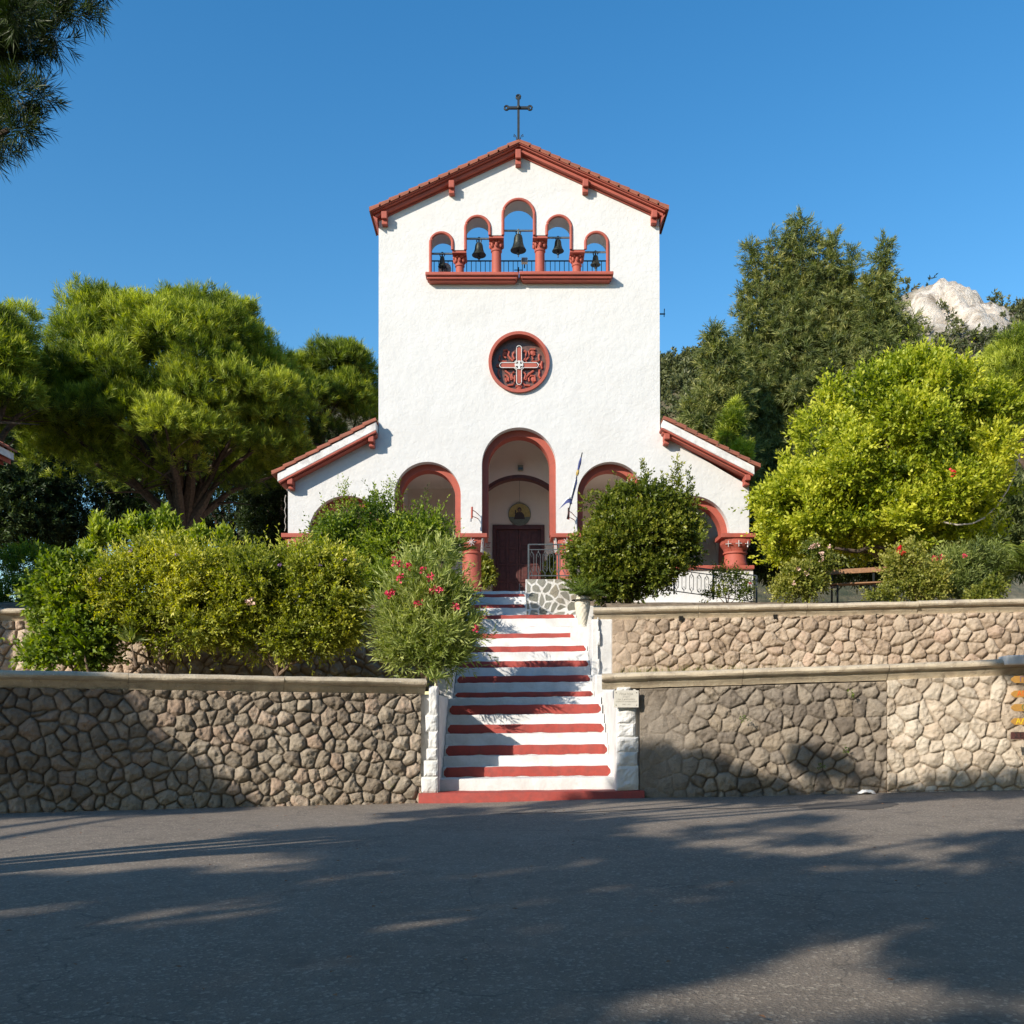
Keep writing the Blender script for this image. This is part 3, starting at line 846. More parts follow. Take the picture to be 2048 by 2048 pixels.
# aisle roofs with plastered verge, red moulding and brackets
def aisle(side):
    xi, xo = (bx(-282), bx(-484)) if side < 0 else (bx(284), bx(472))
    ti, to = (fz(849), fz(955)) if side < 0 else (fz(845), fz(941))      # top line of the verge
    slope = (to-ti)/(xo-xi)
    zt = lambda x: ti + slope*(x-xi)
    mb = MB()
    def slab(t0, t1, y0, y1, xa=xi, xb=xo):
        mb.add([(xa,y0,zt(xa)+t0),(xb,y0,zt(xb)+t0),(xb,y1,zt(xb)+t0),(xa,y1,zt(xa)+t0),(xa,y0,zt(xa)+t1),(xb,y0,zt(xb)+t1),(xb,y1,zt(xb)+t1),(xa,y1,zt(xa)+t1)],
               [(0,3,2,1),(4,5,6,7),(0,1,5,4),(1,2,6,5),(2,3,7,6),(3,0,4,7)])
    slab(-.30, -.04, YF-.44, 50, xi, xo - side*.12)
    mb.build("verge", M['verge_white'], ch, bevel=0.02)
    mb = MB(); slab(-.37, -.305, YF-.44, YF+.3, xi - side*.06 if side > 0 else xi, xo - side*.16); slab(-.43, -.372, YF-.32, YF+.3, xi, xo - side*.2)
    mb.build("verge_moulding", M['red'], ch, bevel=0.015)
    # courses of tiles
    mb = MB(); rng = random.Random(7+side); Lh = abs(xo-xi); n = 9
    for i in range(n):
        xa = xi + (xo-xi)*i/n; xb = xi + (xo-xi)*(i+1)/n + side*.06
        lift = rng.uniform(0.0, .02)
        mb.add([(xa,YF-.48,zt(xa)-.035+lift),(xb,YF-.48,zt(xb)+.0+lift),(xb,50,zt(xb)+.0+lift),(xa,50,zt(xa)-.035+lift),
                (xa,YF-.48,zt(xa)+.0+lift),(xb,YF-.48,zt(xb)+.06+lift),(xb,50,zt(xb)+.06+lift),(xa,50,zt(xa)+.0+lift)],
               [(0,3,2,1),(4,5,6,7),(0,1,5,4),(1,2,6,5),(2,3,7,6),(3,0,4,7)])
        for k in range(26):       # barrel tiles along the course
            y = YF-.36 + k*0.30 + rng.uniform(-.01,.01)
            mb.tube([(xa, y, zt(xa)+.02+lift), (xb, y, zt(xb)+.07+lift)], .085, 7)
    mb.build("aisle_roof", M['tile'], ch)
    for px in ((738, 173) if side < 0 else (0, 0)):
        pass
    bxs = ((735*.2795+540), (162*.2795+540)) if side < 0 else ((1080*.2692+1040), (1672*.2692+1040))
    for px in bxs:
        x = fx(px); z = zt(x) - .43
        mb = MB(); mb.box(x-.085, x+.085, YF-.40, YF+.1, z-.13, z+.05); mb.poly([(x-.085, z-.25), (x+.085, z-.25), (x+.085, z-.13), (x-.085, z-.13)], YF-.26, YF+.1)
        mb.build("bracket", M['red'], ch, bevel=0.02)
    # outer wall of the aisle behind the porch
    mb = MB(); xw = bx(-458) if side < 0 else bx(456)
    mb.box(min(xw, xw-side*.4), max(xw, xw-side*.4), YB+.41, 49.5, FLOOR-1, zt(xw)-.3)
    mb.build("aisle_wall", M['plaster'], ch)
aisle(-1); aisle(1)

# gable roof verge: tile course over two red mouldings, brackets
def gable(side):
    xa, xb = fx(1038), (fx(745) if side < 0 else fx(1331))
    za, zb = fz(293), (fz(428) if side < 0 else fz(425))
    zt = lambda x: za + (zb-za)*(x-xa)/(xb-xa)
    def slab(mb, t0, t1, y0, y1, x0=xa, x1=xb):
        mb.add([(x0,y0,zt(x0)+t0),(x1,y0,zt(x1)+t0),(x1,y1,zt(x1)+t0),(x0,y1,zt(x0)+t0),(x0,y0,zt(x0)+t1),(x1,y0,zt(x1)+t1),(x1,y1,zt(x1)+t1),(x0,y1,zt(x0)+t1)],
               [(0,3,2,1),(4,5,6,7),(0,1,5,4),(1,2,6,5),(2,3,7,6),(3,0,4,7)])
    mb = MB(); slab(mb, -.115, -.085, YF-.36, YF+WT+.4, xa, xb-side*.02); slab(mb, -.16, -.117, YF-.30, YF+WT+.35, xa, xb-side*.06); slab(mb, -.27, -.162, YF-.20, YF+WT+.3, xa, xb-side*.1)
    slab(mb, -.32, -.272, YF-.06, YF+.05, xa, xb-side*.22)
    mb.build("gable_moulding", M['red'], ch, bevel=0.015)
    mb = MB(); rng = random.Random(17+side); n = 15
    for i in range(n):
        x0 = xa + (xb-xa)*i/n; x1 = xa + (xb-xa)*(i+1)/n + side*.05; lf = rng.uniform(0,.015)
        mb.add([(x0,YF-.38,zt(x0)-.082),(x1,YF-.38,zt(x1)-.082),(x1,YF+WT+.45,zt(x1)-.082),(x0,YF+WT+.45,zt(x0)-.082),
                (x0,YF-.38,zt(x0)-.04+lf),(x1,YF-.38,zt(x1)+.0+lf),(x1,YF+WT+.45,zt(x1)+.0+lf),(x0,YF+WT+.45,zt(x0)-.04+lf)],
               [(0,3,2,1),(4,5,6,7),(0,1,5,4),(1,2,6,5),(2,3,7,6),(3,0,4,7)])
        for k in range(6):
            y = YF-.30 + k*.27
            mb.tube([(x0, y, zt(x0)-.03+lf), (x1, y, zt(x1)+.01+lf)], .07, 7)
    mb.build("gable_roof", M['tile'], ch)
    # returned end of the eave
    mb = MB(); xe = fx(757) if side < 0 else fx(1320)
    mb.add([(xe,YF-.28,zt(xb)-.44),(xb-side*.05,YF-.28,zt(xb)-.2),(xe,YF-.28,zt(xe)-.36),(xe,YF+WT+.2,zt(xb)-.44),(xb-side*.05,YF+WT+.2,zt(xb)-.2),(xe,YF+WT+.2,zt(xe)-.36)],
           [(0,1,2),(5,4,3),(0,3,4,1),(1,4,5,2),(2,5,3,0)])
    mb.build("eave_end", M['red'], ch)
    for px in ((770.7, 904) if side < 0 else (1170, 1306.5)):
        x = fx(px); z = zt(x) - .30
        mb = MB(); mb.box(x-.088, x+.088, YF-.30, YF+.1, z-.17, z+.06); mb.box(x-.088, x+.088, YF-.20, YF+.1, z-.31, z-.172)
        mb.build("bracket", M['red'], ch, bevel=0.02)
gable(-1); gable(1)
x = fx(1036.4); z = fz(293) - .31
mb = MB(); mb.box(x-.088, x+.088, YF-.31, YF+.1, z-.22, z+.06); mb.box(x-.088, x+.088, YF-.21, YF+.1, z-.37, z-.222)
mb.build("bracket", M['red'], ch, bevel=0.02)

# columns of the porch
def crossmark(mb, x, y, z, s, ang=0.0, yaw=0.0):
    d = Vector((math.cos(yaw), math.sin(yaw), 0)); nrm = Vector((math.sin(yaw), -math.cos(yaw), 0)); c = Vector((x, y, z)) + nrm*.012
    for a in (ang, ang+math.pi/2):
        e = d*math.cos(a)*s + Vector((0, 0, 1))*math.sin(a)*s
        mb.beam(c-e, c+e, .012, .035, up=nrm)
def column(px, half_ab, rs, kind):
    x = fx(px); c = (x, YF+.40, 0); zt = zc
    mb = MB()
    z0 = FLOOR if abs(px-CX) < 200 else fz(1130) - .005
    prof = [(rs+.03, z0), (rs+.03, z0+.1), (rs, z0+.14), (rs*.97, zt-.62), (rs+.035, zt-.60), (rs+.035, zt-.55), (rs, zt-.53)]
    mb.lathe(prof, c, 28)
    o = mb.build("column", M['red'], ch, smooth=True)
    mb = MB()
    n = 28; vs = []; fs = []
    rings = [(rs, zt-.535, 0), (rs+.03, zt-.45, .15), (rs+.11, zt-.30, .45), (half_ab-.10, zt-.135, .85), (half_ab-.07, zt-.131, 1.0)]
    for (r, z, q) in rings:
        for k in range(n):
            t = 2*math.pi*(k+.5)/n; cx, cy = math.cos(t), math.sin(t)
            m_ = max(abs(cx), abs(cy)); s = (1-q) + q/m_
            vs.append((c[0]+r*cx*s, c[1]+min(r, .46)*cy*s if q > .5 else c[1]+r*cy*s, z))
    for i in range(len(rings)-1):
        for k in range(n):
            k2 = (k+1) % n; fs.append((i*n+k, i*n+k2, (i+1)*n+k2, (i+1)*n+k))
    fs.append(tuple(range(n))); fs.append(tuple((len(rings)-1)*n+k for k in range(n)))
    mb.add(vs, fs)
    mb.box(x-half_ab, x+half_ab, YF-.10, YF+.90, zt-.132, zt-.003)
    k_ = mb.build("capital", M['red'], o, bevel=0.012)
    def done(mk): mk.build("painted_mark", M['limewash'], o)
    if kind == 'star':
        mk = MB()
        for a in (0.0, math.pi/4): crossmark(mk, x, YF-.065, zt-.28, .13, a)
        done(mk)
    elif kind == 'cross':
        for t in (-.62, 0.0, .62):
            mk = MB(); crossmark(mk, x + (rs+.16)*math.sin(t), YF+.40-(rs+.15)*math.cos(t), zt-.33, .10, 0, t); done(mk)
    if kind == 'star':
        for q in (-.5, 0, .5):
            for sx in (-1, 1):
                a = Vector((x+sx*(half_ab-.13+.05*q), YF-.045+.10*(q+.5), zt-.14)); b = Vector((x+sx*(rs+.02+.06*q), YF+.14+.10*(q+.5), zt-.56))
                mk = MB(); mk.beam(a, b, .022, .022); done(mk)
column(CX-440, .545, .36, 'cross'); column(CX-259.5, .50, .32, 'star'); column(CX-95.5, .505, .31, 'star')
column(CX+95.5, .505, .31, 'star'); column(CX+259.5, .50, .32, 'star'); column(CX+438, .545, .35, 'cross')
# low parapets between the outer columns
for x0, x1 in ((bx(-470), bx(-262)), (bx(255), bx(470))):
    mb = MB(); mb.box(x0, x1, YF+.12, YF+.62, FLOOR-1.2, fz(1138)); mb.build("parapet_wall", M['plaster'], ch)
    mb = MB(); mb.box(x0-.03, x1+.03, YF+.02, YF+.72, fz(1138)+.001, fz(1130)); mb.build("parapet_ledge", M['red'], ch, bevel=0.03)

# bell arcade: sill, trims, little columns
mb = MB()
for (a, b, dz) in ((852.5, 1037.5, 0), (1038.5, 1225, .02)):
    mb.box(fx(a), fx(b), YF-.36, YF+.02, fz(560)+dz, fz(553.5)+dz); mb.box(fx(a+3), fx(b-3), YF-.29, YF+.02, fz(565.5)+dz, fz(560)-.001+dz); mb.box(fx(a+6), fx(b-6), YF-.22, YF+.02, fz(569)+dz, fz(565.5)-.001+dz)
mb.build("arcade_sill", M['red'], ch, bevel=0.02)
ends = [(552, 500), (500, 470.5), (470.5, 470.5), (470.5, 499), (499, 552)]
for i, (xa, xb, yt, ys) in enumerate(bell_arches):
    c, rx, rz = fx((xa+xb)/2), (xb-xa)/2*u - .03, fz(yt)-fz(ys) - .03
    pts = [(fx(xa)+.03, YF-.01, fz(ends[i][0]))] if i else [(fx(xa)+.03, YF-.01, fz(553))]
    pts += [(c + rx*math.cos(math.pi-math.pi*k/24), YF-.01, fz(ys)+rz*math.sin(math.pi*k/24)) for k in range(25)]
    pts += [(fx(xb)-.03, YF-.01, fz(ends[i][1]))] if i < 4 else [(fx(xb)-.03, YF-.01, fz(553))]
    MB().tube(pts, .048, 8).build("arch_trim", M['red'], ch, smooth=True)
def little_column(pa, pb, ca, cb, ytop, ycap):
    c = (fx((pa+pb)/2), YF+.36, 0); rs = (pb-pa)/2*u; rc = (cb-ca)/2*u
    z0, z1, zt = fz(554.5), fz(ycap), fz(ytop)
    mb = MB(); mb.lathe([(rs+.02, z0), (rs+.02, z0+.05), (rs, z0+.07), (rs*.95, z1-.06), (rs+.02, z1-.04), (rs+.02, z1)], c, 20)
    o = mb.build("arcade_column", M['red'], ch, smooth=True)
    mb = MB(); mb.lathe([(rs*.97, z1-.005), (rs*1.05, z1+.10), (rs*1.25, z1+(zt-z1)*.65), (rc*.98, zt-.075)], c, 16)
    mb.box(c[0]-rc, c[0]+rc, YF+.02, YF+.72, zt-.075, zt-.002)
    for k in range(8):
        t = 2*math.pi*(k+.5)/8
        mb.ball((c[0]+rc*.86*math.cos(t), c[1]+rc*.86*math.sin(t), zt-.12), .05, 8, 6)
        mb.ball((c[0]+rs*1.22*math.cos(t+.39), c[1]+rs*1.22*math.sin(t+.39), z1+(zt-z1)*.42), .05, 8, 6, sc=(1,1,1.8))
    mb.build("arcade_capital", M['red'], o)
little_column(910, 927, 903.9, 932, 500, 521); little_column(982.7, 1002.6, 977.7, 1007.6, 470.5, 491)
little_column(1070.5, 1090.5, 1066, 1096, 470.5, 491); little_column(1146, 1164, 1140, 1170, 499, 520)
# railing at the back of the arcade
YR = YF + 1.0
mb = MB()
xr0, xr1, zr0, zr1 = (859-1024)*YR/F, (1217-1024)*YR/F, zz(556, YR), zz(521, YR)
mb.box(xr0, xr1, YR-.02, YR+.02, zr1-.03, zr1)
k = 0; x = xr0
while x < xr1:
    mb.box(x-.011, x+.011, YR-.011, YR+.011, zr0-.4, zr1-.03); x += .152
xc = (1037-1024)*YR/F
mb.box(xc-.14, xc+.14, YR-.03, YR-.012, zz(541.5, YR), zz(540, YR)); mb.box(xc-.02, xc+.02, YR-.03, YR-.012, zz(546, YR), zz(535, YR))
mb.build("arcade_railing", M['iron'], ch)
mb = MB(); mb.box(nx0+.1, nx1-.1, YF+WT, YF+2.2, zz(575, YR)-.3, zz(570, YR)); mb.build("arcade_walkway", M['plaster'], ch)

# round window with red stucco cross
rs = empty("rose_window", (rose_c[0], YF, rose_c[1]), None, None); rs.parent = ch; rs.location = Vector((rose_c[0], YF, rose_c[1])) - ch.location

def annulus(name, c, ro, ri, y0, y1, mat, parent):
    return plate(name, arc(c[0], c[1], ro, 0, 2*math.pi, 64)[:-1], [arc(c[0], c[1], ri, 0, 2*math.pi, 64)[:-1]], y0, y1, mat, parent)
annulus("window_frame", rose_c, 61*u, 55*u, YF-.10, YF+.3, M['red'], rs)
plate("window_pane", arc(rose_c[0], rose_c[1], 56.5*u, 0, 2*math.pi, 64)[:-1], [], YF+.24, YF+.30, M['rose_glass'], rs)
def px2(xc, yc):   # coordinates of the enlarged window view
    return fx(960 + xc*160/1932), fz(660 + yc*140/1690)
def tube2(mb, pts, r, y):
    mb.tube([(*[px2(*p)[0]], y, px2(*p)[1]) for p in pts], r, 6)
def caparm(cx, cz, L_, w, ang):
    o = [( w, .12), (w, L_-w)] + [(w*math.cos(t), L_-w+w*math.sin(t)) for t in np.linspace(.2, math.pi-.2, 8)] + [(-w, L_-w), (-w, .12)]
    return [(cx + a*math.cos(ang) - b*math.sin(ang), cz + a*math.sin(ang) + b*math.cos(ang)) for a, b in o]
mb = MB(); ccx, ccz = px2(945, 815)
for q in range(4):
    mb.poly(caparm(ccx, ccz, 36*u, 4.2*u, q*math.pi/2), YF+.13, YF+.25)
mb.build("window_cross", M['red'], rs)
mb = MB()
for q in range(4):
    o = caparm(ccx, ccz, 39*u, 5.0*u, q*math.pi/2)
    mb.tube([(a, YF+.125, b) for a, b in o], .014, 6)
    t0 = q*math.pi/2 + math.pi/2
    mb.tube([(ccx+10.5*u*math.cos(t0+a), YF+.125, ccz+10.5*u*math.sin(t0+a)) for a in np.linspace(.5, math.pi/2-.5, 6)], .014, 6)
mb.tube([(ccx+8*u*math.cos(a), YF+.11, ccz+8*u*math.sin(a)) for a in np.linspace(0, 2*math.pi, 24, endpoint=False)], .016, 6, closed=True)
mb.box(ccx-.035, ccx+.035, YF+.09, YF+.14, ccz-.13, ccz+.13); mb.box(ccx-.13, ccx+.13, YF+.091, YF+.139, ccz-.035, ccz+.035)
mb.build("cross_outline", M['limewash'], rs)
mb = MB()
orn = [[(1060,480),(1090,440),(1120,470),(1110,560),(1090,640),(1050,690)],[(1340,410),(1220,410),(1180,460),(1200,540),(1170,620),(1110,680),(1130,720)],[(1330,470),(1330,540),(1260,590),(1290,650),(1250,700)],
       [(1440,530),(1420,600),(1440,680),(1380,710),(1260,715)],[(1430,900),(1440,980),(1420,1060),(1460,1110)],[(1500,700),(1480,800),(1500,880)],
       [(1040,960),(1100,1010),(1090,1090),(1070,1150)],[(1300,930),(1200,1000),(1140,1060),(1110,1160)],[(1190,1190),(1180,1110),(1230,1050),(1330,1060),(1340,1180),(1280,1220)],
       [(820,960),(770,1010),(780,1090),(810,1130)],[(600,930),(700,1000),(750,1060),(760,1160)],[(690,1190),(690,1110),(640,1050),(590,1040)],[(610,1110),(640,1200),(680,1150)],
       [(660,1290),(800,1270),(840,1190),(840,1050)],[(1210,1290),(1080,1280),(1030,1210),(1030,1090)],[(860,1320),(940,1300),(1020,1320)],
       [(820,480),(790,560),(830,650)],[(560,440),(650,420),(700,480),(680,560),(740,640),(800,690)],[(480,560),(460,660),(520,700),(640,715)],[(450,900),(440,1000),(480,1100)],[(560,500),(560,580),(630,620)]]
for o in orn:
    tube2(mb, o, .034, YF+.20)
for c, r in (((1270,490), 60),((1290,1130),60),((640,1140),45),((600,500),50),((1470,800),50),((430,800),45),((940,1330),70)):
    a, b = px2(*c); mb.ball((a, YF+.215, b), r*160/1932*u, 10, 6, sc=(1,.35,1.1))
mb.build("window_ornament", M['red'], rs)

# the door
dr = empty("door", (0, 0, 0), None, None); dr.parent = ch; dr.location = Vector(((dx0+dx1)/2, YB, FLOOR)) - ch.location
mb = MB(); fw = .13
mb.box(dx0, dx0+fw, YB-.06, YB+.3, FLOOR, dz1); mb.box(dx1-fw, dx1, YB-.06, YB+.3, FLOOR, dz1); mb.box(dx0+fw, dx1-fw, YB-.06, YB+.3, dz1-.16, dz1)
mb.build("door_frame", M['wood_door'], dr, bevel=0.012)
mid = (dx0+dx1)/2
for (a, b) in ((dx0+fw+.004, mid-.004), (mid+.004, dx1-fw-.004)):
    mb = MB(); mb.box(a, b, YB+.06, YB+.12, FLOOR+.01, dz1-.165)
    st_ = .075; cols, rows = 2, 5; h = dz1-.165-FLOOR-.01
    for i in range(cols+1):
        xx = a + (b-a-st_)*i/cols; mb.box(xx, xx+st_, YB+.03, YB+.06-.001, FLOOR+.01, dz1-.165)
    for j in range(rows+1):
        zq = FLOOR+.01 + (h-st_)*j/rows; mb.box(a, b, YB+.032, YB+.0595, zq, zq+st_)
    for i in range(cols):
        for j in range(rows):
            cx_ = a + st_ + (b-a-st_)*(i)/cols + ((b-a-st_)/cols-st_)/2; cz_ = FLOOR+.01+st_+(h-st_)*j/rows+((h-st_)/rows-st_)/2
            wx_, wz_ = ((b-a-st_)/cols-st_)/2-.045, ((h-st_)/rows-st_)/2-.045
            mb.box(cx_-wx_, cx_+wx_, YB+.04, YB+.0605, cz_-wz_, cz_+wz_)
    mb.build("door_leaf", M['wood_door'], dr, bevel=0.008)
mb = MB(); mb.box(mid+.02, mid+.06, YB+.015, YB+.03, FLOOR+.85, FLOOR+1.15); mb.tube([(mid+.04, YB+.02, FLOOR+1.05), (mid+.04, YB-.04, FLOOR+1.05), (mid+.15, YB-.04, FLOOR+1.04)], .012, 6)
mb.build("door_handle", M['steel'], dr)

# cross on the ridge
cr = empty("ridge_cross", (0,0,0), None, None); cr.parent = ch; cr.location = Vector((fx(1037), YF+.1, fz(291))) - ch.location
X, Y = fx(1037), YF+.1
mb = MB()
mb.lathe([(.18, fz(298)), (.17, fz(291)), (.09, fz(288)), (.13, fz(285)), (.06, fz(278))], (X, Y, 0), 12); 
mb.beam((X, Y, fz(282)), (X, Y, fz(190)), .075, .075, up=(0,1,0))
mb.beam((fx(1014), Y, fz(212)), (fx(1060), Y, fz(212)), .07, .07)
for (a, b) in ((1013, 212), (1060, 212), (1036.8, 190)):
    mb.tube([(fx(a)+.065*math.cos(t), Y, fz(b)+.065*math.sin(t)) for t in np.linspace(0, 2*math.pi, 14, endpoint=False)], .03, 6, closed=True)
mb.ball((X, Y-.03, fz(212)), .07, 8, 6)
mb.build("cross_shaft", M['iron'], cr)
mb = MB()
for s in (-1, 1):
    mb.tube([(X+s*.05, Y, fz(276)), (X+s*.09, Y, fz(268)), (X+s*.14, Y, fz(265)), (X+s*.15, Y, fz(269)), (X+s*.12, Y, fz(270))], .014, 6)
    mb.tube([(X+s*.06, Y, fz(285)), (X+s*.16, Y, fz(288)), (X+s*.19, Y, fz(294)), (X+s*.30, Y, fz(296)), (X+s*.42, Y, fz(300)), (X+s*.45, Y, fz(308))], .018, 6)
mb.build("cross_scroll", M['iron'], cr)

# ------------------------------------------------------------------ things on and in the church
def bell(xpx, ybar, ytop, ymouth, wpx, label):
    D = YF + .38; k = F/D
    x, zb, zt, zm = (xpx-1024)/k, zz(ybar, D), zz(ytop, D), zz(ymouth, D)
    r = wpx/2/k; h = zt - zm
    b = empty("bell", (x, D, zm), label, "bell", "bells of the arcade")
    mb = MB()
    mb.lathe([(r*.98, 0), (r, .015), (r*.93, h*.08), (r*.74, h*.25), (r*.60, h*.5), (r*.54, h*.78), (r*.44, h*.93), (r*.2, h), (.03, h*1.01)], (x, D, zm), 24)
    mb.build("bell_body", M['bronze'], b, smooth=True)
    mb = MB()
    for s in (-1, 1):
        mb.tube([(x+s*.045, D, zt-.02), (x+s*.075, D, (zt+zb)/2), (x+s*.03, D, zb+.03)], .02, 6)
    mb.tube([(x, D, zt-.02), (x, D, zb+.05)], .028, 6)
    mb.build("bell_crown", M['bronze'], b)
    mb = MB(); mb.tube([(x, D, zm+h*.5), (x, D, zm-.05)], .02, 6); mb.ball((x, D, zm-.08), r*.24, 10, 8); mb.tube([(x, D, zm-.08), (x, D, zm-.2)], .02, 6)
    mb.build("clapper", M['iron'], b, smooth=True)
    return b
def bar(xa, xb, y, r=.032):
    D = YF + .38
    mb = MB(); mb.tube([((xa-1024)*D/F, D, zz(y, D)), ((xb-1024)*D/F, D, zz(y, D))], r, 8)
    mb.build("bell_bar", M['steel'], ch, smooth=True)
bar(858, 908, 507.5); bar(928, 983, 477.5); bar(1003, 1071, 461.5); bar(1091, 1145, 475.5); bar(1168, 1218, 504.5)
bell(884.5, 507.5, 513, 534, 17, "slim dark bell in the far left arch, hanging before the horn loudspeaker")
bell(958, 477.5, 486, 511, 28.5, "wide mouthed dark bell in the second arch from the left")
bell(1036.6, 461.5, 469, 501.5, 32, "largest dark bell, in the tall middle arch of the arcade")
bell(1116, 475.5, 479, 503, 24, "medium dark bell in the arch right of the tall middle one")
bell(1191, 504.5, 511, 530.5, 20.5, "smallest dark bell, in the far right arch of the arcade")
D = YF+.6; q = P(889.5, 538, D)
hs = empty("horn_loudspeaker", q, "round white horn loudspeaker behind the bell in the far left arch", "loudspeaker")
mb = MB(); r0 = 13*D/F
prof = [(r0, 0), (r0*.96, .03), (r0*.5, .16), (r0*.28, .34), (.05, .38)]
n = 24; vs = []; fs = []
for (r, d) in prof:
    for k in range(n):
        t = 2*math.pi*k/n; vs.append((q.x + r*math.cos(t) + d*.25, q.y + d, q.z + r*math.sin(t)))
for i in range(len(prof)-1):
    for k in range(n):
        k2 = (k+1) % n; fs.append((i*n+k, i*n+k2, (i+1)*n+k2, (i+1)*n+k))
mb.add(vs, fs); mb.build("horn", M['white_pl'], hs, smooth=True)
MB().ball((q.x, q.y+.04, q.z), .05).build("horn_throat", M['steel'], hs, smooth=True)
mb = MB(); mb.tube([(q.x+.05, q.y+.3, q.z-.1), (q.x+.05, q.y+.15, zr1-.35)], .02, 6); mb.build("mount", M['steel'], hs)
q = P(1049, 523, YR-.02)
fl = empty("floodlight", q, "small square floodlight on the arcade railing under the largest bell", "floodlight")
MB().box(q.x-.10, q.x+.10, q.y-.12, q.y+.02, q.z-.09, q.z+.08).build("housing", M['urn'], fl, bevel=.01)
MB().box(q.x-.085, q.x+.085, q.y-.128, q.y-.121, q.z-.07, q.z+.06).build("lens", M['steel'], fl)
MB().box(q.x-.02, q.x+.02, q.y+.021, q.y+.05, q.z-.2, q.z+.02).build("mount", M['iron'], fl)

# icon over the door, lamp over the inner arch
DI = YB-.02; q = P(1039, 1029, DI); r0 = 22*DI/F
ic_ = empty("round_icon", q, "round painted icon of a haloed figure on yellow ground above the church door", "icon")
disc = lambda x, z, rx, rz, n=40: [(x+rx*math.cos(t), z+rz*math.sin(t)) for t in np.linspace(0, 2*math.pi, n, endpoint=False)]
MB().poly(disc(q.x, q.z, r0, r0), DI-.03, DI+.02).build("icon_panel", M['gold'], ic_)
annulus("icon_rim", (q.x, q.z), r0+.012, r0-.012, DI-.045, DI+.02, M['icon_grey'], ic_)
mb = MB(); lo = [(q.x+(r0-.014)*math.cos(t), q.z+(r0-.014)*math.sin(t)) for t in np.linspace(math.pi+.25, 2*math.pi-.25, 20)]
mb.poly(lo, DI-.036, DI-.031); mb.build("icon_ground", M['icon_grey'], ic_)
mb = MB(); mb.poly(disc(q.x, q.z+r0*.40, r0*.27, r0*.27, 24), DI-.041, DI-.0365); mb.build("halo", M['gold'], ic_)
mb = MB(); mb.poly([(q.x-r0*.5, q.z-r0*.45), (q.x+r0*.5, q.z-r0*.45), (q.x+r0*.42, q.z-r0*.05), (q.x+r0*.2, q.z+r0*.2), (q.x-r0*.2, q.z+r0*.2), (q.x-r0*.42, q.z-r0*.05)], DI-.048, DI-.042)
mb.poly(disc(q.x, q.z+r0*.42, r0*.19, r0*.22, 20), DI-.050, DI-.0485)
mb.poly([(q.x-r0*.42, q.z+r0*.0), (q.x-r0*.3, q.z+r0*.0), (q.x-r0*.3, q.z+r0*.38), (q.x-r0*.42, q.z+r0*.38)], DI-.0475, DI-.0425)
mb.build("figure", M['icon_dark'], ic_)
mb = MB(); mb.poly(disc(q.x, q.z+r0*.36, r0*.10, r0*.14, 16), DI-.056, DI-.0505); mb.build("face", M['skin'], ic_)
q = P(1041, 936, YI-.1)
lp = empty("porch_lamp", q, "small dark box lamp over the inner arch of the church porch", "lamp")
MB().box(q.x-.09, q.x+.09, q.y-.06, q.y+.1, q.z-.08, q.z+.09).build("lamp_housing", M['icon_grey'], lp, bevel=.01)
MB().box(q.x-.075, q.x+.075, q.y-.068, q.y-.061, q.z-.065, q.z-.0).build("lamp_glass", M['dark'], lp)
mb = MB(); a = P(1039, 954, YB-.3); b = P(1039, 1007, YB-.03)
tag(MB().tube([a, (a+b)/2, b], .006, 5).build("cord", M['ink'], base=b), "thin cord hanging over the round icon in the porch", "cord")
# small notice left of the door
q = P(977.5, 1091, YB-.01)
nt_ = empty("wall_notice", q, "small white notice with faded red writing left of the church door", "notice")
MB().box(q.x-.13, q.x+.09, q.y-.01, q.y+.008, q.z-.14, q.z+.14).build("notice_sheet", M['plaster_in'], nt_)
mb = MB()
for zq, wq in ((.10, .17), (.055, .15), (.0, .06), (-.07, .14)): mb.box(q.x-.02-wq/2, q.x-.02+wq/2, q.y-.013, q.y-.0105, q.z+zq-.013, q.z+zq+.013)
mb.build("notice_lines", M['red'], nt_)

# flag and holders
def holder(px, py):
    a = P(px, py, YF-.32); mb = MB()
    mb.tube([a + Vector((0,0,-.17)), a + Vector((.01,0,.19))], .032, 8, mi=0)
    mb.tube([a + Vector((0,0,.10)), a + Vector((.1,.16,.08)), a + Vector((.22,.33,.0))], .012, 6)
    mb.tube([a + Vector((0,0,-.1)), a + Vector((.1,.16,-.1)), a + Vector((.2,.33,-.12))], .012, 6)
    return mb
q = P(943.5, 1026, YF-.32)
h1 = empty("flag_holder", q, "empty iron flag holder on the white pillar left of the central arch", "flag holder", "flag holders of the church")
holder(943.5, 1026).build("socket", M['red'], h1)
MB().tube([q+Vector((-.03,0,-.27)), q+Vector((-.03,0,-.175))], .03, 6).build("end_cap", M['steel'], h1)
q = P(1137, 1028, YF-.32)
h2 = empty("flag_holder", q, "iron flag holder gripping the furled flag right of the central arch", "flag holder", "flag holders of the church")
holder(1137, 1028).build("socket", M['red'], h2)
fg = empty("furled_flag", P(1135, 1039, YF-.36), "furled blue and white flag on a slanting pole beside the central arch", "flag")
a, b = P(1134, 1038, YF-.36), P(1164.5, 905, YF-.75)
MB().tube([a, b], .018, 8).build("flag_pole", M['iron'], fg)
d = b - a; mb = MB(); mw = MB(); mg = MB()
mb.tube([a + d*.22 + Vector((.0,-.03,0)), a+d*.40, a+d*.55+Vector((.02,-.02,0)), a+d*.66], [.03,.045,.04,.02], 8)
mb.tube([a+d*.73, a+d*.85, a+d*.93], [.03,.045,.02], 8)
mw.tube([a + d*.24 + Vector((-.035,-.05,0)), a+d*.42+Vector((-.03,-.05,0)), a+d*.60+Vector((-.02,-.05,0))], [.02,.035,.02], 8)
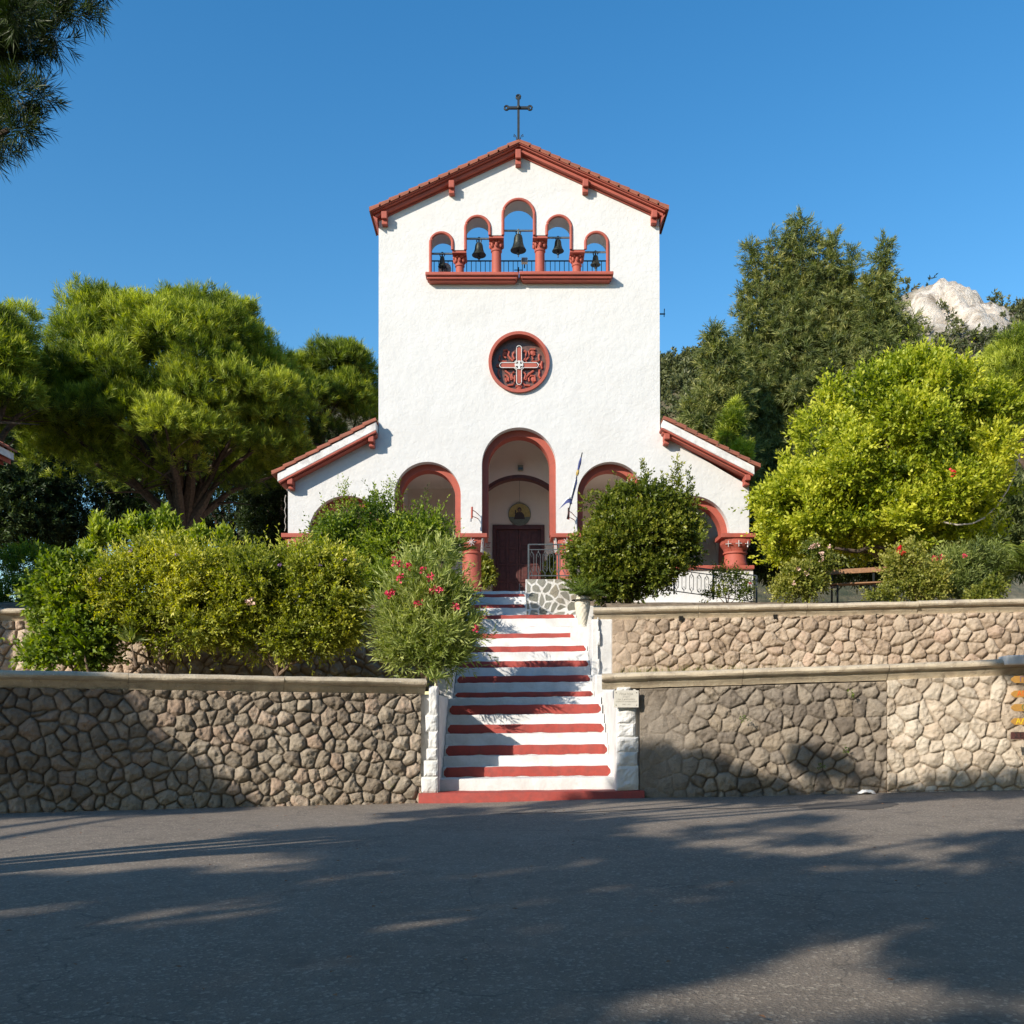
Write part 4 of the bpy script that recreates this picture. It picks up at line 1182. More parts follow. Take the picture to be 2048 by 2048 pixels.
mg.tube([a+d*.66, a+d*.70, a+d*.74], [.04,.05,.035], 8)
# loose corner hanging to the left
vs = []; n = 9
for i in range(n):
    t = i/(n-1)
    top = a + d*.30 + Vector((-.36*t, -.05-.05*math.sin(t*6), .02*math.sin(t*5) - .26*t*t)); bot = top + Vector((.02-.06*t, -.03, -.17 + .12*t))
    vs += [top, bot]
mb.add(vs + [v+Vector((0,.012,0)) for v in vs], [(2*i, 2*i+2, 2*i+3, 2*i+1) for i in range(n-1)] + [(2*n+2*i, 2*n+2*i+1, 2*n+2*i+3, 2*n+2*i+2) for i in range(n-1)])
vs = []
for i in range(n):
    t = i/(n-1)
    top = a + d*.30 + Vector((-.33*t, -.065-.05*math.sin(t*6), .05 + .02*math.sin(t*5) - .24*t*t)); vs += [top, top + Vector((0, -.01, -.06+.03*t))]
mw.add(vs, [(2*i, 2*i+2, 2*i+3, 2*i+1) for i in range(n-1)])
mb.build("blue_cloth", M['flag_blue'], fg, smooth=True); mw.build("white_cloth", M['flag_white'], fg, smooth=True); mg.build("fringe", M['gold'], fg)
# antenna on the right edge
q = P(1322, 628, YF+.5)
an = empty("wall_antenna", q, "small dark antenna sticking out of the right edge of the church facade", "antenna")
MB().tube([q+Vector((-.1,0,0)), q+Vector((.13,0,0))], .022, 6).build("arm", M['iron'], an)
MB().tube([q+Vector((.1,0,-.09)), q+Vector((.11,0,.17))], .014, 6).build("rod", M['iron'], an)
# cable down the left edge of the aisle
tag(MB().tube([P(572,y,YF+.0)+Vector((-.03+.02*math.sin(y*.3),.02,0)) for y in range(990,1066,6)], .012, 6).build("cable", M['cable'], base=P(572,1065,YF)), "pale cable running down the left edge of the church aisle", "cable")

# ------------------------------------------------------------------ iron railings
def lyre(mb, o, t, w, h):
    """One long hexagon with small diamonds at its ends, on the sheared frame o + t*s + z."""
    def q(s, z): return o + t*s + Vector((0,0,z))
    hexa = [(-w/2, h*.18), (0, h*.06), (w/2, h*.18), (w/2, h*.82), (0, h*.94), (-w/2, h*.82)]
    mb.tube([q(*p) for p in hexa], .009, 5, closed=True)
    for c in (.18, .82):
        mb.tube([q(0, h*(c-.1)), q(w*.33, h*c), q(0, h*(c+.1)), q(-w*.33, h*c)], .008, 5, closed=True)
    mb.tube([q(0, 0), q(0, h*.06)], .009, 5); mb.tube([q(0, h*.94), q(0, h)], .009, 5)
def railing(label, p0, p1, height, posts, nl, low=.12, grp="iron railings of the church"):
    p0, p1 = Vector(p0), Vector(p1); d = p1-p0
    r = empty("iron_railing", p0, label, "railing", grp)
    for k in posts:
        a = p0 + d*k; MB().box(a.x-.022, a.x+.022, a.y-.022, a.y+.022, a.z, a.z+height).build("post", M['iron_grey'], r)
    mb = MB(); up_ = Vector((0,0,1))
    mb.beam(p0+up_*height, p1+up_*height, .05, .03); mb.build("handrail", M['iron_grey'], r, bevel=.006)
    mb = MB(); mb.beam(p0+up_*(height-.14), p1+up_*(height-.14), .022, .022); mb.beam(p0+up_*low, p1+up_*low, .025, .025)
    mb.build("rail", M['iron_grey'], r)
    mb = MB(); t = d
    for i in range(nl):
        s = (i+.5)/nl; lyre(mb, p0 + d*s + up_*(low+.01), Vector((d.x, d.y, d.z)).normalized(), .11, height-.14-low-.02)
    mb.build("infill", M['iron_grey'], r)
    return r
a = P(1057, 1158.6, 26.75); h = zz(1089, 26.75)-a.z
railing("short grey iron railing standing on the crazy paved parapet", a, (a.x+1.45, a.y, a.z), h, (0, .57, 1), 8, .10)
a0, b0 = P(1330, 1190, 27.2), P(1513, 1206, 27.0)
a0 = Vector((a0.x, 27.2, zz(1186, 27.2))); b0 = Vector((b0.x, 27.0, zz(1211, 27)))
railing("sloping grey iron railing in front of the white parapet right of the round bush", a0, b0, zz(1127,27.2)-zz(1186,27.2), (.10, .53, 1), 12, .09)

# ------------------------------------------------------------------ plaque, signs, urn, bench, litter
q = P(1251.5, 1398, 18.9); pw, ph = 49*18.9/F, 34*18.9/F
pl = empty("marble_plaque", q, "small pale engraved plaque screwed to the wall beside the right white pier", "plaque")
yq = q.y - .10
MB().box(q.x-pw/2, q.x+pw/2, yq, yq+.03, q.z-ph/2, q.z+ph/2).build("plate", M['plaque'], pl, bevel=.003)
MB().box(q.x-pw/2+.03, q.x+pw/2-.03, yq+.03, q.y+.05, q.z-ph/2+.03, q.z+ph/2-.03).build("backing", M['ink'], pl)
mb = MB()
for sx in (-1, 1):
    for sz in (-1, 1): mb.ball((q.x+sx*(pw/2-.04), yq-.002, q.z+sz*(ph/2-.045)), .009, 8, 5)
mb.build("screw", M['dark'], pl)
for s, size, dz in (("ΠΛΑΤΕΙΑ", .062, .088), ("ΙΑΤΡΟΥ", .038, .036), ("ΙΩΑ. Σ. ΚΑΡΠΑΘΙΟΥ", .036, -.010), ("ΕΥΕΡΓΕΤΟΥ ΔΩΔΕΚΑΝΗΣΟΥ", .030, -.052), ("1945 - 1971", .034, -.108)):
    text("lettering", s, size, (q.x, yq-.001, q.z+dz), 0, M['ink'], pl, thick=.001)
# arrow signs at the right edge
D = 17.75
sp = empty("signpost", P(2075, 1500, D), "stack of ochre arrow signs with Greek lettering at the right edge of the photo", "signpost")
x0 = (2021-1024)*D/F
px_ = x0 + .62
MB().tube([(px_, D+.05, float(ground_z(px_, D))-.02), (px_, D+.05, zz(1345, D))], .035, 10).build("post", M['iron_grey'], sp)
for i, (yt, yb, s, mt, md, off) in enumerate([(1352,1366,"ΠΗΓΕΣ",'l_purple','signwood',.155),(1381,1395,"ΑΓΙΟΣ",'l_orange','signwood',.105),(1408,1422.5,"ΟΔΟΣ",'l_green','signwood',.185),(1436,1450,"ΑΛΙΚΗ",'l_yellow','signwood',.085),(1464,1478.5,"ΣΕΡΒΙΣ",'l_black','signdark',.055)]):
    zt, zb = zz(yt, D), zz(yb, D); zm = (zt+zb)/2
    o = [(x0+.07, zb), (x0+1.1, zb), (x0+1.1, zt), (x0+.07, zt), (x0+.015, zm+.025), (x0, zm), (x0+.015, zm-.025)] if i < 4 else [(x0, zb), (x0+1.1, zb), (x0+1.1, zt), (x0, zt)]
    sg = MB().poly(o, D-.02, D+.0).build("sign_board", M[md], sp, bevel=.003)
    text("lettering", s, (zt-zb)*1.05, (x0+off, D-.022, zm), 0, M[mt], sg, align='LEFT', thick=.0015)
# urn with a small cycad
D = 24.6; q = P(1165, 1255, D); k = D/F
ur = empty("garden_urn", q, "tall cream patterned urn beside the stairs holding a small cycad", "urn")
prof = [(.02,0),(.14,0),(.155,.03),(.13,.06),(.17,.22),(.235,.45),(.26,.6),(.245,.72),(.215,.78),(.235,.81),(.22,.82),(.19,.81),(.19,.70),(.02,.69)]
sc = 62*k/.82
mb = MB(); n = 40; vs = []; fs = []
pr = []
for i in range(60):
    t = i/59*(len(prof)-1); j = min(int(t), len(prof)-2); f = t-j
    pr.append((prof[j][0]*(1-f)+prof[j+1][0]*f, prof[j][1]*(1-f)+prof[j+1][1]*f))
for i, (r, z) in enumerate(pr):
    for kk in range(n):
        t = 2*math.pi*kk/n; b_ = .007*((kk//2 + i//2) % 2) if .1 < z < .74 and r > .1 else 0
        vs.append((q.x+(r+b_)*.78*math.cos(t)*sc, q.y+(r+b_)*.78*math.sin(t)*sc, q.z+z*sc))
for i in range(len(pr)-1):
    for kk in range(n):
        k2 = (kk+1) % n; fs.append((i*n+kk, i*n+k2, (i+1)*n+k2, (i+1)*n+kk))
mb.add(vs, fs); mb.build("urn_body", M['urn'], ur)
MB().lathe([(.3*sc, 0), (.2*sc, .0)], (q.x, q.y, q.z+.72*sc), 20).build("earth", M['soil'], ur)
MB().box(q.x-.3, q.x+.35, q.y-.25, q.y+.4, 3.0, q.z).build("plinth", M['limewash'], ur)
URN_TOP = Vector((q.x, q.y, q.z + .76*sc))
# bench
D = 26.2; bl, br = P(1648, 1146, D), P(1788, 1144, D-.5)
bn = empty("park_bench", ((bl.x+br.x)/2, D, 4.9), "brown slatted park bench between rose bushes under the yellow green tree", "bench")
zb_ = zz(1143, D)
d_ = (br-bl); d_.z = 0
MB().beam((bl.x, bl.y, zb_-.03), (br.x, br.y, zb_), .035, .13).build("backrest", M['bench_wood'], bn, bevel=.008)
mb = MB()
for j in range(3): mb.beam((bl.x, bl.y-.12-.14*j, zz(1173, D)), (br.x, br.y-.12-.14*j, zz(1172, D)), .11, .035)
mb.build("seat", M['bench_wood'], bn, bevel=.006)
for t in (.12, .72):
    x_, y_ = bl.x+d_.x*t, bl.y+d_.y*t; mb = MB()
    mb.box(x_-.022, x_+.022, y_+.02, y_+.06, 4.6, zb_+.03); mb.box(x_-.022, x_+.022, y_-.42, y_+.02, zz(1173,D)-.06, zz(1173,D)-.02); mb.box(x_-.022, x_+.022, y_-.44, y_-.40, 4.5, zz(1173,D)-.021)
    mb.build("leg", M['iron'], bn)
# rubbish at the foot of the wall
q = P(1733, 1581, 18.35); q.z = float(ground_z(q.x, q.y)) + .02
mb = MB(); n = 12; U, V = np.meshgrid(np.linspace(-1,1,n), np.linspace(-1,1,n), indexing='ij')
hgt = .07*np.clip(1.15-U**2-V**2*.8, 0, 1) + .05*fbm(U*2.4, V*2.4, 1, 4)*np.clip(1.3-U**2-V**2,0,1)
vs = np.stack([q.x+U*.17+.03*V, q.y+V*.10, q.z-.012+np.maximum(hgt, 0)+.006], -1).reshape(-1,3).tolist()
mb.add(vs, [(i*n+j,(i+1)*n+j,(i+1)*n+j+1,i*n+j+1) for i in range(n-1) for j in range(n-1)])
tag(mb.build("crumpled_bag", M['white_pl'], base=q), "crumpled white bag lying on the road edge at the foot of the wall", "litter")
# dry leaves gathered along the wall
rng = random.Random(3); mb = MB()
for i in range(420):
    if i < 120: x = rng.uniform(6.6, 8.2); y = 18.35 - (x-7)*.1 - abs(rng.gauss(0, .09))
    elif i < 260: x = rng.uniform(-9, -1.9); y = 16.62+(x+9.4)*.315 - .12 - abs(rng.gauss(0, .25))
    else: x = rng.uniform(-9, 9); y = rng.uniform(5, 18)
    z = float(ground_z(x, y)) + .028; s = rng.uniform(.012, .035); a = rng.uniform(0, 6.3)
    dx, dy = s*math.cos(a), s*math.sin(a)
    mb.add([(x-dx,y-dy,z),(x+dy*.5,y-dx*.5,z+.008),(x+dx,y+dy,z+.004),(x-dy*.5,y+dx*.5,z+.012)], [(0,1,2,3)])
tag(mb.build("fallen_leaves", M['dryleaf'], fixn=False), kind="stuff", label="dry fallen leaves scattered over the road and along the walls")

# ------------------------------------------------------------------ neighbouring buildings at the picture's edges
def house(D, tipx, tipy, side, label, roof_d=9):
    t = P(tipx, tipy, D)
    b = empty("house", (t.x - side*4, D-4, 4), label, "house")
    s = -side     # the roof rises away from the tip
    xe, xr = t.x, t.x + s*9
    z = lambda x: t.z + abs(x-xe)*.42
    def slab(mb, t0, t1, y0, y1, xa, xb):
        mb.add([(xa,y0,z(xa)+t0),(xb,y0,z(xb)+t0),(xb,y1,z(xb)+t0),(xa,y1,z(xa)+t0),(xa,y0,z(xa)+t1),(xb,y0,z(xb)+t1),(xb,y1,z(xb)+t1),(xa,y1,z(xa)+t1)],
               [(0,3,2,1),(4,5,6,7),(0,1,5,4),(1,2,6,5),(2,3,7,6),(3,0,4,7)])
    mb = MB(); slab(mb, -.20, 0, D-roof_d, D, xe, xr); mb.build("verge", M['verge_white'], b, bevel=.015)
    mb = MB(); slab(mb, -.34, -.203, D-roof_d, D+.08, xe+s*.12, xr); slab(mb, -.46, -.343, D-roof_d, D+.03, xe+s*.3, xr); mb.build("verge_moulding", M['red'], b, bevel=.015)
    mb = MB(); slab(mb, .003, .06, D-roof_d, D+.05, xe-s*.06, xr)
    for k in range(12): 
        for y in np.arange(D-roof_d, D-.1, .3): mb.tube([(xe+s*.75*k, y, z(xe+s*.75*k)+.05), (xe+s*.75*(k+1), y, z(xe+s*.75*(k+1))+.09)], .085, 6)
    mb.build("roof", M['tile'], b)
    xw = xe + s*1.3
    mb = MB(); mb.poly([(xw, 4), (xr, 4), (xr, z(xr)-.46), (xw, z(xw)-.46)], D-roof_d+.3, D-.35); mb.build("wall", M['plaster'], b)
    mb = MB(); mb.box(min(xw+s*2, xw+s*3.1), max(xw+s*2, xw+s*3.1), D-.355, D-.30, 7, 8.6); f = mb.build("window", M['wood_door'], b)
    MB().box(min(xw+s*2.1, xw+s*3.0), max(xw+s*2.1, xw+s*3.0), D-.31, D-.285, 7.1, 8.5).build("pane", M['dark'], f)
    return b
house(27, 28, 907, 1, "house at the left edge showing only its white and red eave corner")
house(28.5, 2041, 882, -1, "house at the right edge showing only its white eave corner")
pts = [P(2040, 905, 27.8), P(2032, 940, 27.6), P(2015, 980, 27.3), P(1995, 1010, 27.0), P(1970, 1035, 26.7), P(1945, 1047, 26.4), P(1915, 1050, 26.2), P(1880, 1043, 26.3)]
sm = []
for i in range(len(pts)-1):
    for k in range(4): sm.append(pts[i].lerp(pts[i+1], k/4))
tag(MB().tube(sm+[pts[-1]], .022, 6).build("hanging_cable", M['cable'], smooth=True, base=pts[-1]), "pale cable sagging from the right house corner into the yellow green tree", "cable")

# ------------------------------------------------------------------ vegetation
def unit(v): return v / np.maximum(np.linalg.norm(v, axis=-1, keepdims=True), 1e-9)
def lob(px, py, D, rx, ry=None, rd=None):
    """A foliage lobe: centre from the photograph, radii in its pixels across, up and (metres) deep."""
    ry = ry or rx; k = D/F; c = P(px, py, D)
    return (c.x, c.y, c.z, rx*k, rd if rd else (rx+ry)/2*k, ry*k)

def leaf_quads(p, d, L_, W, rng, droop=0.25):
    n = len(p)
    ref = rng.normal(size=(n, 3))
    s = unit(np.cross(d, ref)); nrm = np.cross(s, d)
    L_ = L_[:, None]; W = W[:, None]
    a = p; m = p + d*L_*0.45; t = p + d*L_ - nrm*L_*droop*0.5
    V = np.stack([a, m + s*W*.5 + nrm*W*.15, t, m - s*W*.5 + nrm*W*.15], 1)
    return V

def foliage(name, parent, mat, lobes, n, tl, m, ll, lw, out=1.0, up=0.35, rnd=0.5, ang=50, shell=0.45, seed=1, tip=0.35, wsurf=True, jitter=0.18, blade=False, clip=None, zmin=None, lobvar=0.12, base=0.45, droop=0.25, trim=True, hemi=None, gap=None, shoots=0.0):
    """n twigs over the lobes, each carrying m leaves; twigs and leaves are real small faces."""
    rng = np.random.default_rng(seed)
    lb = np.array(lobes, float)
    if trim: lb[:,3:] = np.maximum(lb[:,3:] - 0.55*(tl*.8+ll*.6), .45*lb[:,3:])
    wgt = (lb[:,3]*lb[:,5] + lb[:,3]*lb[:,4] + lb[:,4]*lb[:,5]) if wsurf else np.ones(len(lb))
    idx = rng.choice(len(lb), n, p=wgt/wgt.sum())
    o = unit(rng.normal(size=(n, 3)))
    if hemi is not None: o[:,2] = np.where(o[:,2] < hemi, np.abs(o[:,2]), o[:,2])
    r = shell + (1.0-shell)*rng.random(n)**0.6
    c, rad = lb[idx,:3], lb[idx,3:]
    lump = 1 + jitter*vnoise(o[:,0]*2.2+idx*7.1, o[:,1]*2.2, o[:,2]*2.2, seed)
    p = c + o*rad*(r*lump)[:,None]
    if gap is not None:
        k = vnoise(p[:,0]*gap[0], p[:,1]*gap[0], p[:,2]*gap[0], seed+11) > gap[1]; p, o, idx, r = p[k], o[k], idx[k], r[k]; n = len(p)
    if zmin is not None:
        k = p[:,2] > zmin; p, o, idx, r = p[k], o[k], idx[k], r[k]; n = len(p)
    if clip is not None:
        k = clip(p); p, o, idx, r = p[k], o[k], idx[k], r[k]; n = len(p)
    d = unit(o*out + np.array([0,0,up]) + rng.normal(size=(n,3))*rnd)
    tlen = tl*(0.6+0.8*rng.random(n))*np.where(rng.random(n) < shoots, 2.0, 1.0)
    lobt = rng.normal(size=len(lb))*lobvar; twt = rng.normal(size=n)*0.09
    big = 0.12*vnoise(p[:,0]*0.9, p[:,1]*0.9, p[:,2]*0.9, seed+5)
    s = (np.arange(m)+0.5)/m
    P3 = p[:,None,:] + d[:,None,:]*(tlen[:,None]*s[None,:])[:,:,None] + rng.normal(size=(n,m,3))*tl*0.04
    th = R(ang)*(1.15-0.55*s)[None,:] * (0.7+0.6*rng.random((n,m)))
    ref = unit(np.cross(d, rng.normal(size=(n,3)))); bt = np.cross(d, ref)
    phi = (np.arange(m)*2.4)[None,:] + rng.random((n,1))*6.28 + rng.normal(size=(n,m))*.3
    perp = ref[:,None,:]*np.cos(phi)[:,:,None] + bt[:,None,:]*np.sin(phi)[:,:,None]
    LD = unit(d[:,None,:]*np.cos(th)[:,:,None] + perp*np.sin(th)[:,:,None])
    Ls = ll*(0.65+0.7*rng.random((n,m))); Ws = lw*(0.7+0.6*rng.random((n,m)))
    V = leaf_quads(P3.reshape(-1,3), LD.reshape(-1,3), Ls.ravel(), Ws.ravel(), rng, droop)
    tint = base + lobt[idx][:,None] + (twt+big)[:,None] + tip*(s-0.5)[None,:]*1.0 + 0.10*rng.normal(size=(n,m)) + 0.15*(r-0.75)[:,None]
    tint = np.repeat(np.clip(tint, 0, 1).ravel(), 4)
    N = len(V)
    me = bpy.data.meshes.new(name)
    raw_mesh(me, V.reshape(-1,3), np.arange(N*4).reshape(N,4))
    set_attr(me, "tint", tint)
    return finish(name, me, mat, parent)

def limbs(name, parent, mat, base, targets, r0, seed=1, bend=0.25, seg=7, twigs=0):
    """A trunk that forks into limbs reaching the targets."""
    rng = random.Random(seed); mb = MB(); base = Vector(base)
    for t in targets:
        t = Vector(t); d = t-base; n = 8
        off = Vector((rng.uniform(-1,1), rng.uniform(-1,1), rng.uniform(-.2,.6)))*d.length*bend*.5
        ctrl = base + Vector((d.x*.30, d.y*.30, d.z*.62)) + off
        pts = []; rad = []
        for i in range(n+1):
            u_ = i/n
            q = base*(1-u_)**2 + ctrl*2*u_*(1-u_) + t*u_*u_
            q += Vector((rng.uniform(-1,1), rng.uniform(-1,1), rng.uniform(-1,1)))*d.length*.012*(i > 0)
            pts.append(q); rad.append(r0*(1-u_*.86)*(0.8+.4*rng.random()))
        mb.tube(pts, rad, seg)
        for k in range(twigs):
            i = rng.randint(3, n-1); a = pts[i]
            b = a + Vector((rng.uniform(-1,1), rng.uniform(-1,1), rng.uniform(-.3,.8)))*d.length*.3
            mb.tube([a, a.lerp(b,.5)+Vector((rng.uniform(-.1,.1),0,rng.uniform(-.1,.1)))*d.length*.2, b], [rad[i]*.45, rad[i]*.3, rad[i]*.12], 5)
    return mb.build(name, mat, parent, smooth=True, fixn=False)

def scatter_lobes(lobes, n, rr, seed, shell=(0.75, 1.0), zlo=-0.4, flat=1.0):
    """Small lobes over the surface of the given big ones."""
    rng = np.random.default_rng(seed); out = []
    lb = np.array(lobes); w = lb[:,3]*lb[:,5]
    for i in rng.choice(len(lb), n, p=w/w.sum()):
        while True:
            o = rng.normal(size=3); o /= np.linalg.norm(o)
            if o[2] > zlo: break
        k = rng.uniform(*shell); r = rr*rng.uniform(.7, 1.35)
        out.append((*(lb[i,:3] + o*lb[i,3:]*k), r, r, r*flat))
    return out

def blossoms(parent, mat, pts, r, seed, name="blossom", petals=16):
    rng = np.random.default_rng(seed)
    for q in pts:
        n = petals; d = unit(rng.normal(size=(n,3)) + np.array([0,-.6,.5]))
        V = leaf_quads(np.array(q)[None,:] + d*r*.25 + rng.normal(size=(n,3))*r*.35, d, np.full(n, r*.8), np.full(n, r*.75), rng)
        me = bpy.data.meshes.new(name); raw_mesh(me, V.reshape(-1,3), np.arange(n*4).reshape(n,4))
        finish(name, me, mat, parent)

def plant(name, base, label, cat, group=None): return empty(name, base, label, cat, group)

# --- bushes on the lower left bed
D = 20.6
t = plant("shrub", P(300, 1345, D), "broad olive green shrub with tiny lilac flowers, left half of the dense hedge", "shrub")
A = [lob(290,1190,D,125,80,1.0), lob(420,1185,D+.1,95,85,1.0), lob(215,1220,D,65,75,.9), lob(350,1255,D-.2,120,55,.8), lob(320,1150,D,125,60,.8), lob(380,1145,D,100,55,.8), lob(455,1210,D,80,95,.8)]
Ls = A + scatter_lobes(A, 34, .30, 5, (.8,1.05), -.5)
foliage("foliage", t, L['lantana'], Ls, 7400, .30, 12, .088, .036, seed=11, gap=(2.3,-.36), shoots=.07, up=.55, tip=.5, lobvar=.12, base=.54)
limbs("stem", t, M['twig'], P(330,1350,D), [P(250,1250,D), P(300,1230,D), P(360,1200,D), P(420,1220,D), P(210,1290,D-.2)], .045, 3, twigs=2)
blossoms(t, M['lilac'], [P(x,y,D-.9) for x,y in ((262,1100),(200,1160),(355,1110))], .035, 4)
D = 20.7
t = plant("shrub", P(590, 1345, D), "dark green shrub with bare stems, right half of the dense hedge", "shrub")
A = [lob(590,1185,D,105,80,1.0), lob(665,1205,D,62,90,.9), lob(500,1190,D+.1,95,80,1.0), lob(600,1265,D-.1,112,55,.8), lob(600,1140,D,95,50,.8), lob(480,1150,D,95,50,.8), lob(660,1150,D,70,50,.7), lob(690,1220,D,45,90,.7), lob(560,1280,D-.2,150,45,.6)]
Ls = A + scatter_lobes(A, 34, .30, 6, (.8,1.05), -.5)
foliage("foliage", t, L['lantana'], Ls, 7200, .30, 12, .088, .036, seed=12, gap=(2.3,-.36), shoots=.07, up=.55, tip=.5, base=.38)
limbs("stem", t, M['twig'], P(555,1352,D), [P(500,1240,D), P(540,1220,D), P(600,1230,D), P(640,1240,D), P(480,1290,D-.2), P(680,1290,D)], .05, 4, twigs=2)
blossoms(t, M['lilac'], [P(x,y,D-.9) for x,y in ((640,1130),(690,1120),(560,1130))], .035, 5)
blossoms(t, M['palepetal'], [P(499,1205,D-1.1)], .10, 6)
D = 21.3
t = plant("shrub", P(400, 1300, D), "leafy shrub with upright yellow green shoots rising behind the dense hedge", "shrub")
A = [lob(x, y, D, 17, h, .25) for x, y, h in ((195,1075,42),(225,1085,30),(262,1070,30),(290,1072,38),(330,1065,48),(345,1075,38),(400,1085,30),(445,1088,30),(375,1100,28),(310,1105,30),(180,1120,40))]
foliage("foliage", t, L['green'], A, 900, .26, 9, .12, .055, seed=13, up=1.4, rnd=.3, out=.4, tip=.5, base=.62, shell=.1)
limbs("stem", t, M['twig'], P(300,1330,D), [P(x, y+20, D) for x,y in ((195,1075),(262,1070),(330,1065),(445,1088))], .03, 5)
D = 20.2
t = plant("shrub", P(130, 1345, D), "fresh green broad leaved shrub at the far left over the wall", "shrub")
A = [lob(140,1200,D,55,70,.6), lob(110,1260,D,55,60,.55), lob(170,1270,D-.1,60,70,.55), lob(115,1140,D,32,35,.4), lob(165,1130,D,30,30,.35), lob(190,1180,D,45,60,.5), lob(90,1310,D-.1,40,35,.4), lob(200,1310,D,40,35,.4)]
foliage("foliage", t, L['green'], A + scatter_lobes(A, 14, .28, 7, (.8,1.1), -.6), 2600, .26, 9, .105, .062, seed=14, gap=(2.5,-.36), shoots=.07, up=.5, tip=.45, base=.45)
limbs("stem", t, M['twig'], P(150,1352,D), [P(120,1200,D), P(160,1180,D), P(100,1270,D), P(200,1260,D)], .03, 6, twigs=2)
def spiky(D, px, py, label, n, ln, mat, seed, name="agave", wid=.055, upw=.5):
    b = P(px, py, D); t = plant(name, b, label, "plant")
    rng = np.random.default_rng(seed); mb = MB()
    d = unit(np.stack([rng.normal(size=n), rng.normal(size=n), np.abs(rng.normal(size=n))*.7+upw], 1))
    V = []
    me = bpy.data.meshes.new("leaf_rosette")
    Vq = leaf_quads(np.repeat(np.array(b)[None,:], n, 0) + d*.03, d, ln*(.6+.6*rng.random(n)), np.full(n, wid), rng, .35)
    raw_mesh(me, Vq.reshape(-1,3), np.arange(n*4).reshape(n,4)); set_attr(me, "tint", np.repeat(np.clip(.5+.2*rng.normal(size=n),0,1), 4))
    finish("leaf_rosette", me, mat, t)
    limbs("stem", t, M['twig'], b + Vector((.1,0,-.5)), [b], .035, seed)
    return t
spiky(19.9, 262, 1285, "spiky grey green agave in front of the hedge, seen against stones", 46, .42, L['oleander'], 3)
spiky(19.8, 168, 1300, "dark spiky plant low between the far left shrub and the hedge", 46, .45, L['green'], 4)
# --- oleander
D = 20.4
t = plant("oleander", P(850, 1350, D), "oleander bush with deep pink flowers beside the left edge of the stairs", "shrub")
A = [lob(845,1240,D,72,85,.65), lob(890,1270,D,66,85,.6), lob(805,1280,D,48,65,.5), lob(865,1180,D,60,55,.5), lob(925,1250,D,34,55,.4), lob(810,1180,D,40,48,.4), lob(860,1320,D-.1,80,40,.5), lob(790,1230,D,38,55,.4), lob(830,1140,D,34,34,.35), lob(880,1138,D,34,34,.35)]
foliage("foliage", t, L['oleander'], A + scatter_lobes(A, 16, .28, 8, (.8,1.1), -.4), 3200, .34, 13, .17, .026, seed=15, gap=(2.6,-.36), shoots=.12, up=.9, rnd=.45, tip=.4, base=.5, ang=42)
limbs("stem", t, M['twig'], P(850,1365,D), [P(x,y,D) for x,y in ((800,1220),(840,1200),(880,1210),(915,1240),(780,1270))], .03, 7, twigs=1)
blossoms(t, M['pink'], [P(x,y,D-.62) for x,y in ((790,1125),(802,1130),(817,1134),(846,1140),(862,1152),(800,1155),(877,1179),(866,1182),(835,1207),(912,1215),(952,1257),(775,1190),(784,1186))], .075, 8, petals=20)
spiky(19.55, 868, 1358, "drooping oleander shoot hanging over the coping at the left white pier", 34, .34, L['oleander'], 6, name="oleander_shoot", wid=.035, upw=.1)
# --- shrubs of the upper left terrace
D = 25.8
t = plant("shrub", P(760, 1210, D), "loose fresh green shrub with long thin shoots covering the left church arches", "shrub")
A = [lob(705,1105,D,78,62,.9), lob(790,1110,D,85,75,1.0), lob(745,1060,D,70,52,.7), lob(850,1080,D,58,60,.6), lob(670,1080,D-.2,48,52,.6), lob(800,1170,D-.2,80,42,.8), lob(690,1155,D-.2,80,42,.8), lob(875,1120,D,35,36,.6)]
foliage("foliage", t, L['green'], A + scatter_lobes(A, 26, .26, 9, (.8,1.15), -.4), 6200, .30, 9, .085, .048, seed=16, gap=(2.0,-.34), shoots=.08, up=.5, tip=.45, base=.48)
S_ = [lob(x, y+14, D, 8, h+12, .15) for x, y, h in ((685,985,35),(740,1000,30),(775,985,40),(795,1000,40),(710,1015,25),(760,1005,32),(845,1015,30),(690,1010,30),(880,1040,26))]
foliage("shoot", t, L['green'], S_, 210, .30, 7, .07, .036, seed=17, up=1.0, out=.5, rnd=.4, tip=.3, shell=.0, base=.5, trim=False)
limbs("stem", t, M['twig'], P(760,1215,D), [P(685,965,D), P(775,955,D), P(795,975,D), P(845,995,D), P(720,1040,D), P(830,1090,D), P(660,1080,D)], .02, 8, twigs=1)
D = 24.2
t = plant("shrub", P(745, 1215, D), "low bright green shrub on the upper coping left of the oleander", "shrub")
A = [lob(745,1180,D,40,38,.5), lob(715,1160,D,40,35,.5), lob(780,1160,D,40,40,.5)]
foliage("foliage", t, L['green'], A, 1100, .24, 9, .075, .045, seed=18, up=.6, tip=.5, base=.62)
limbs("stem", t, M['twig'], P(745,1218,D), [P(735,1180,D), P(760,1175,D)], .02, 9)

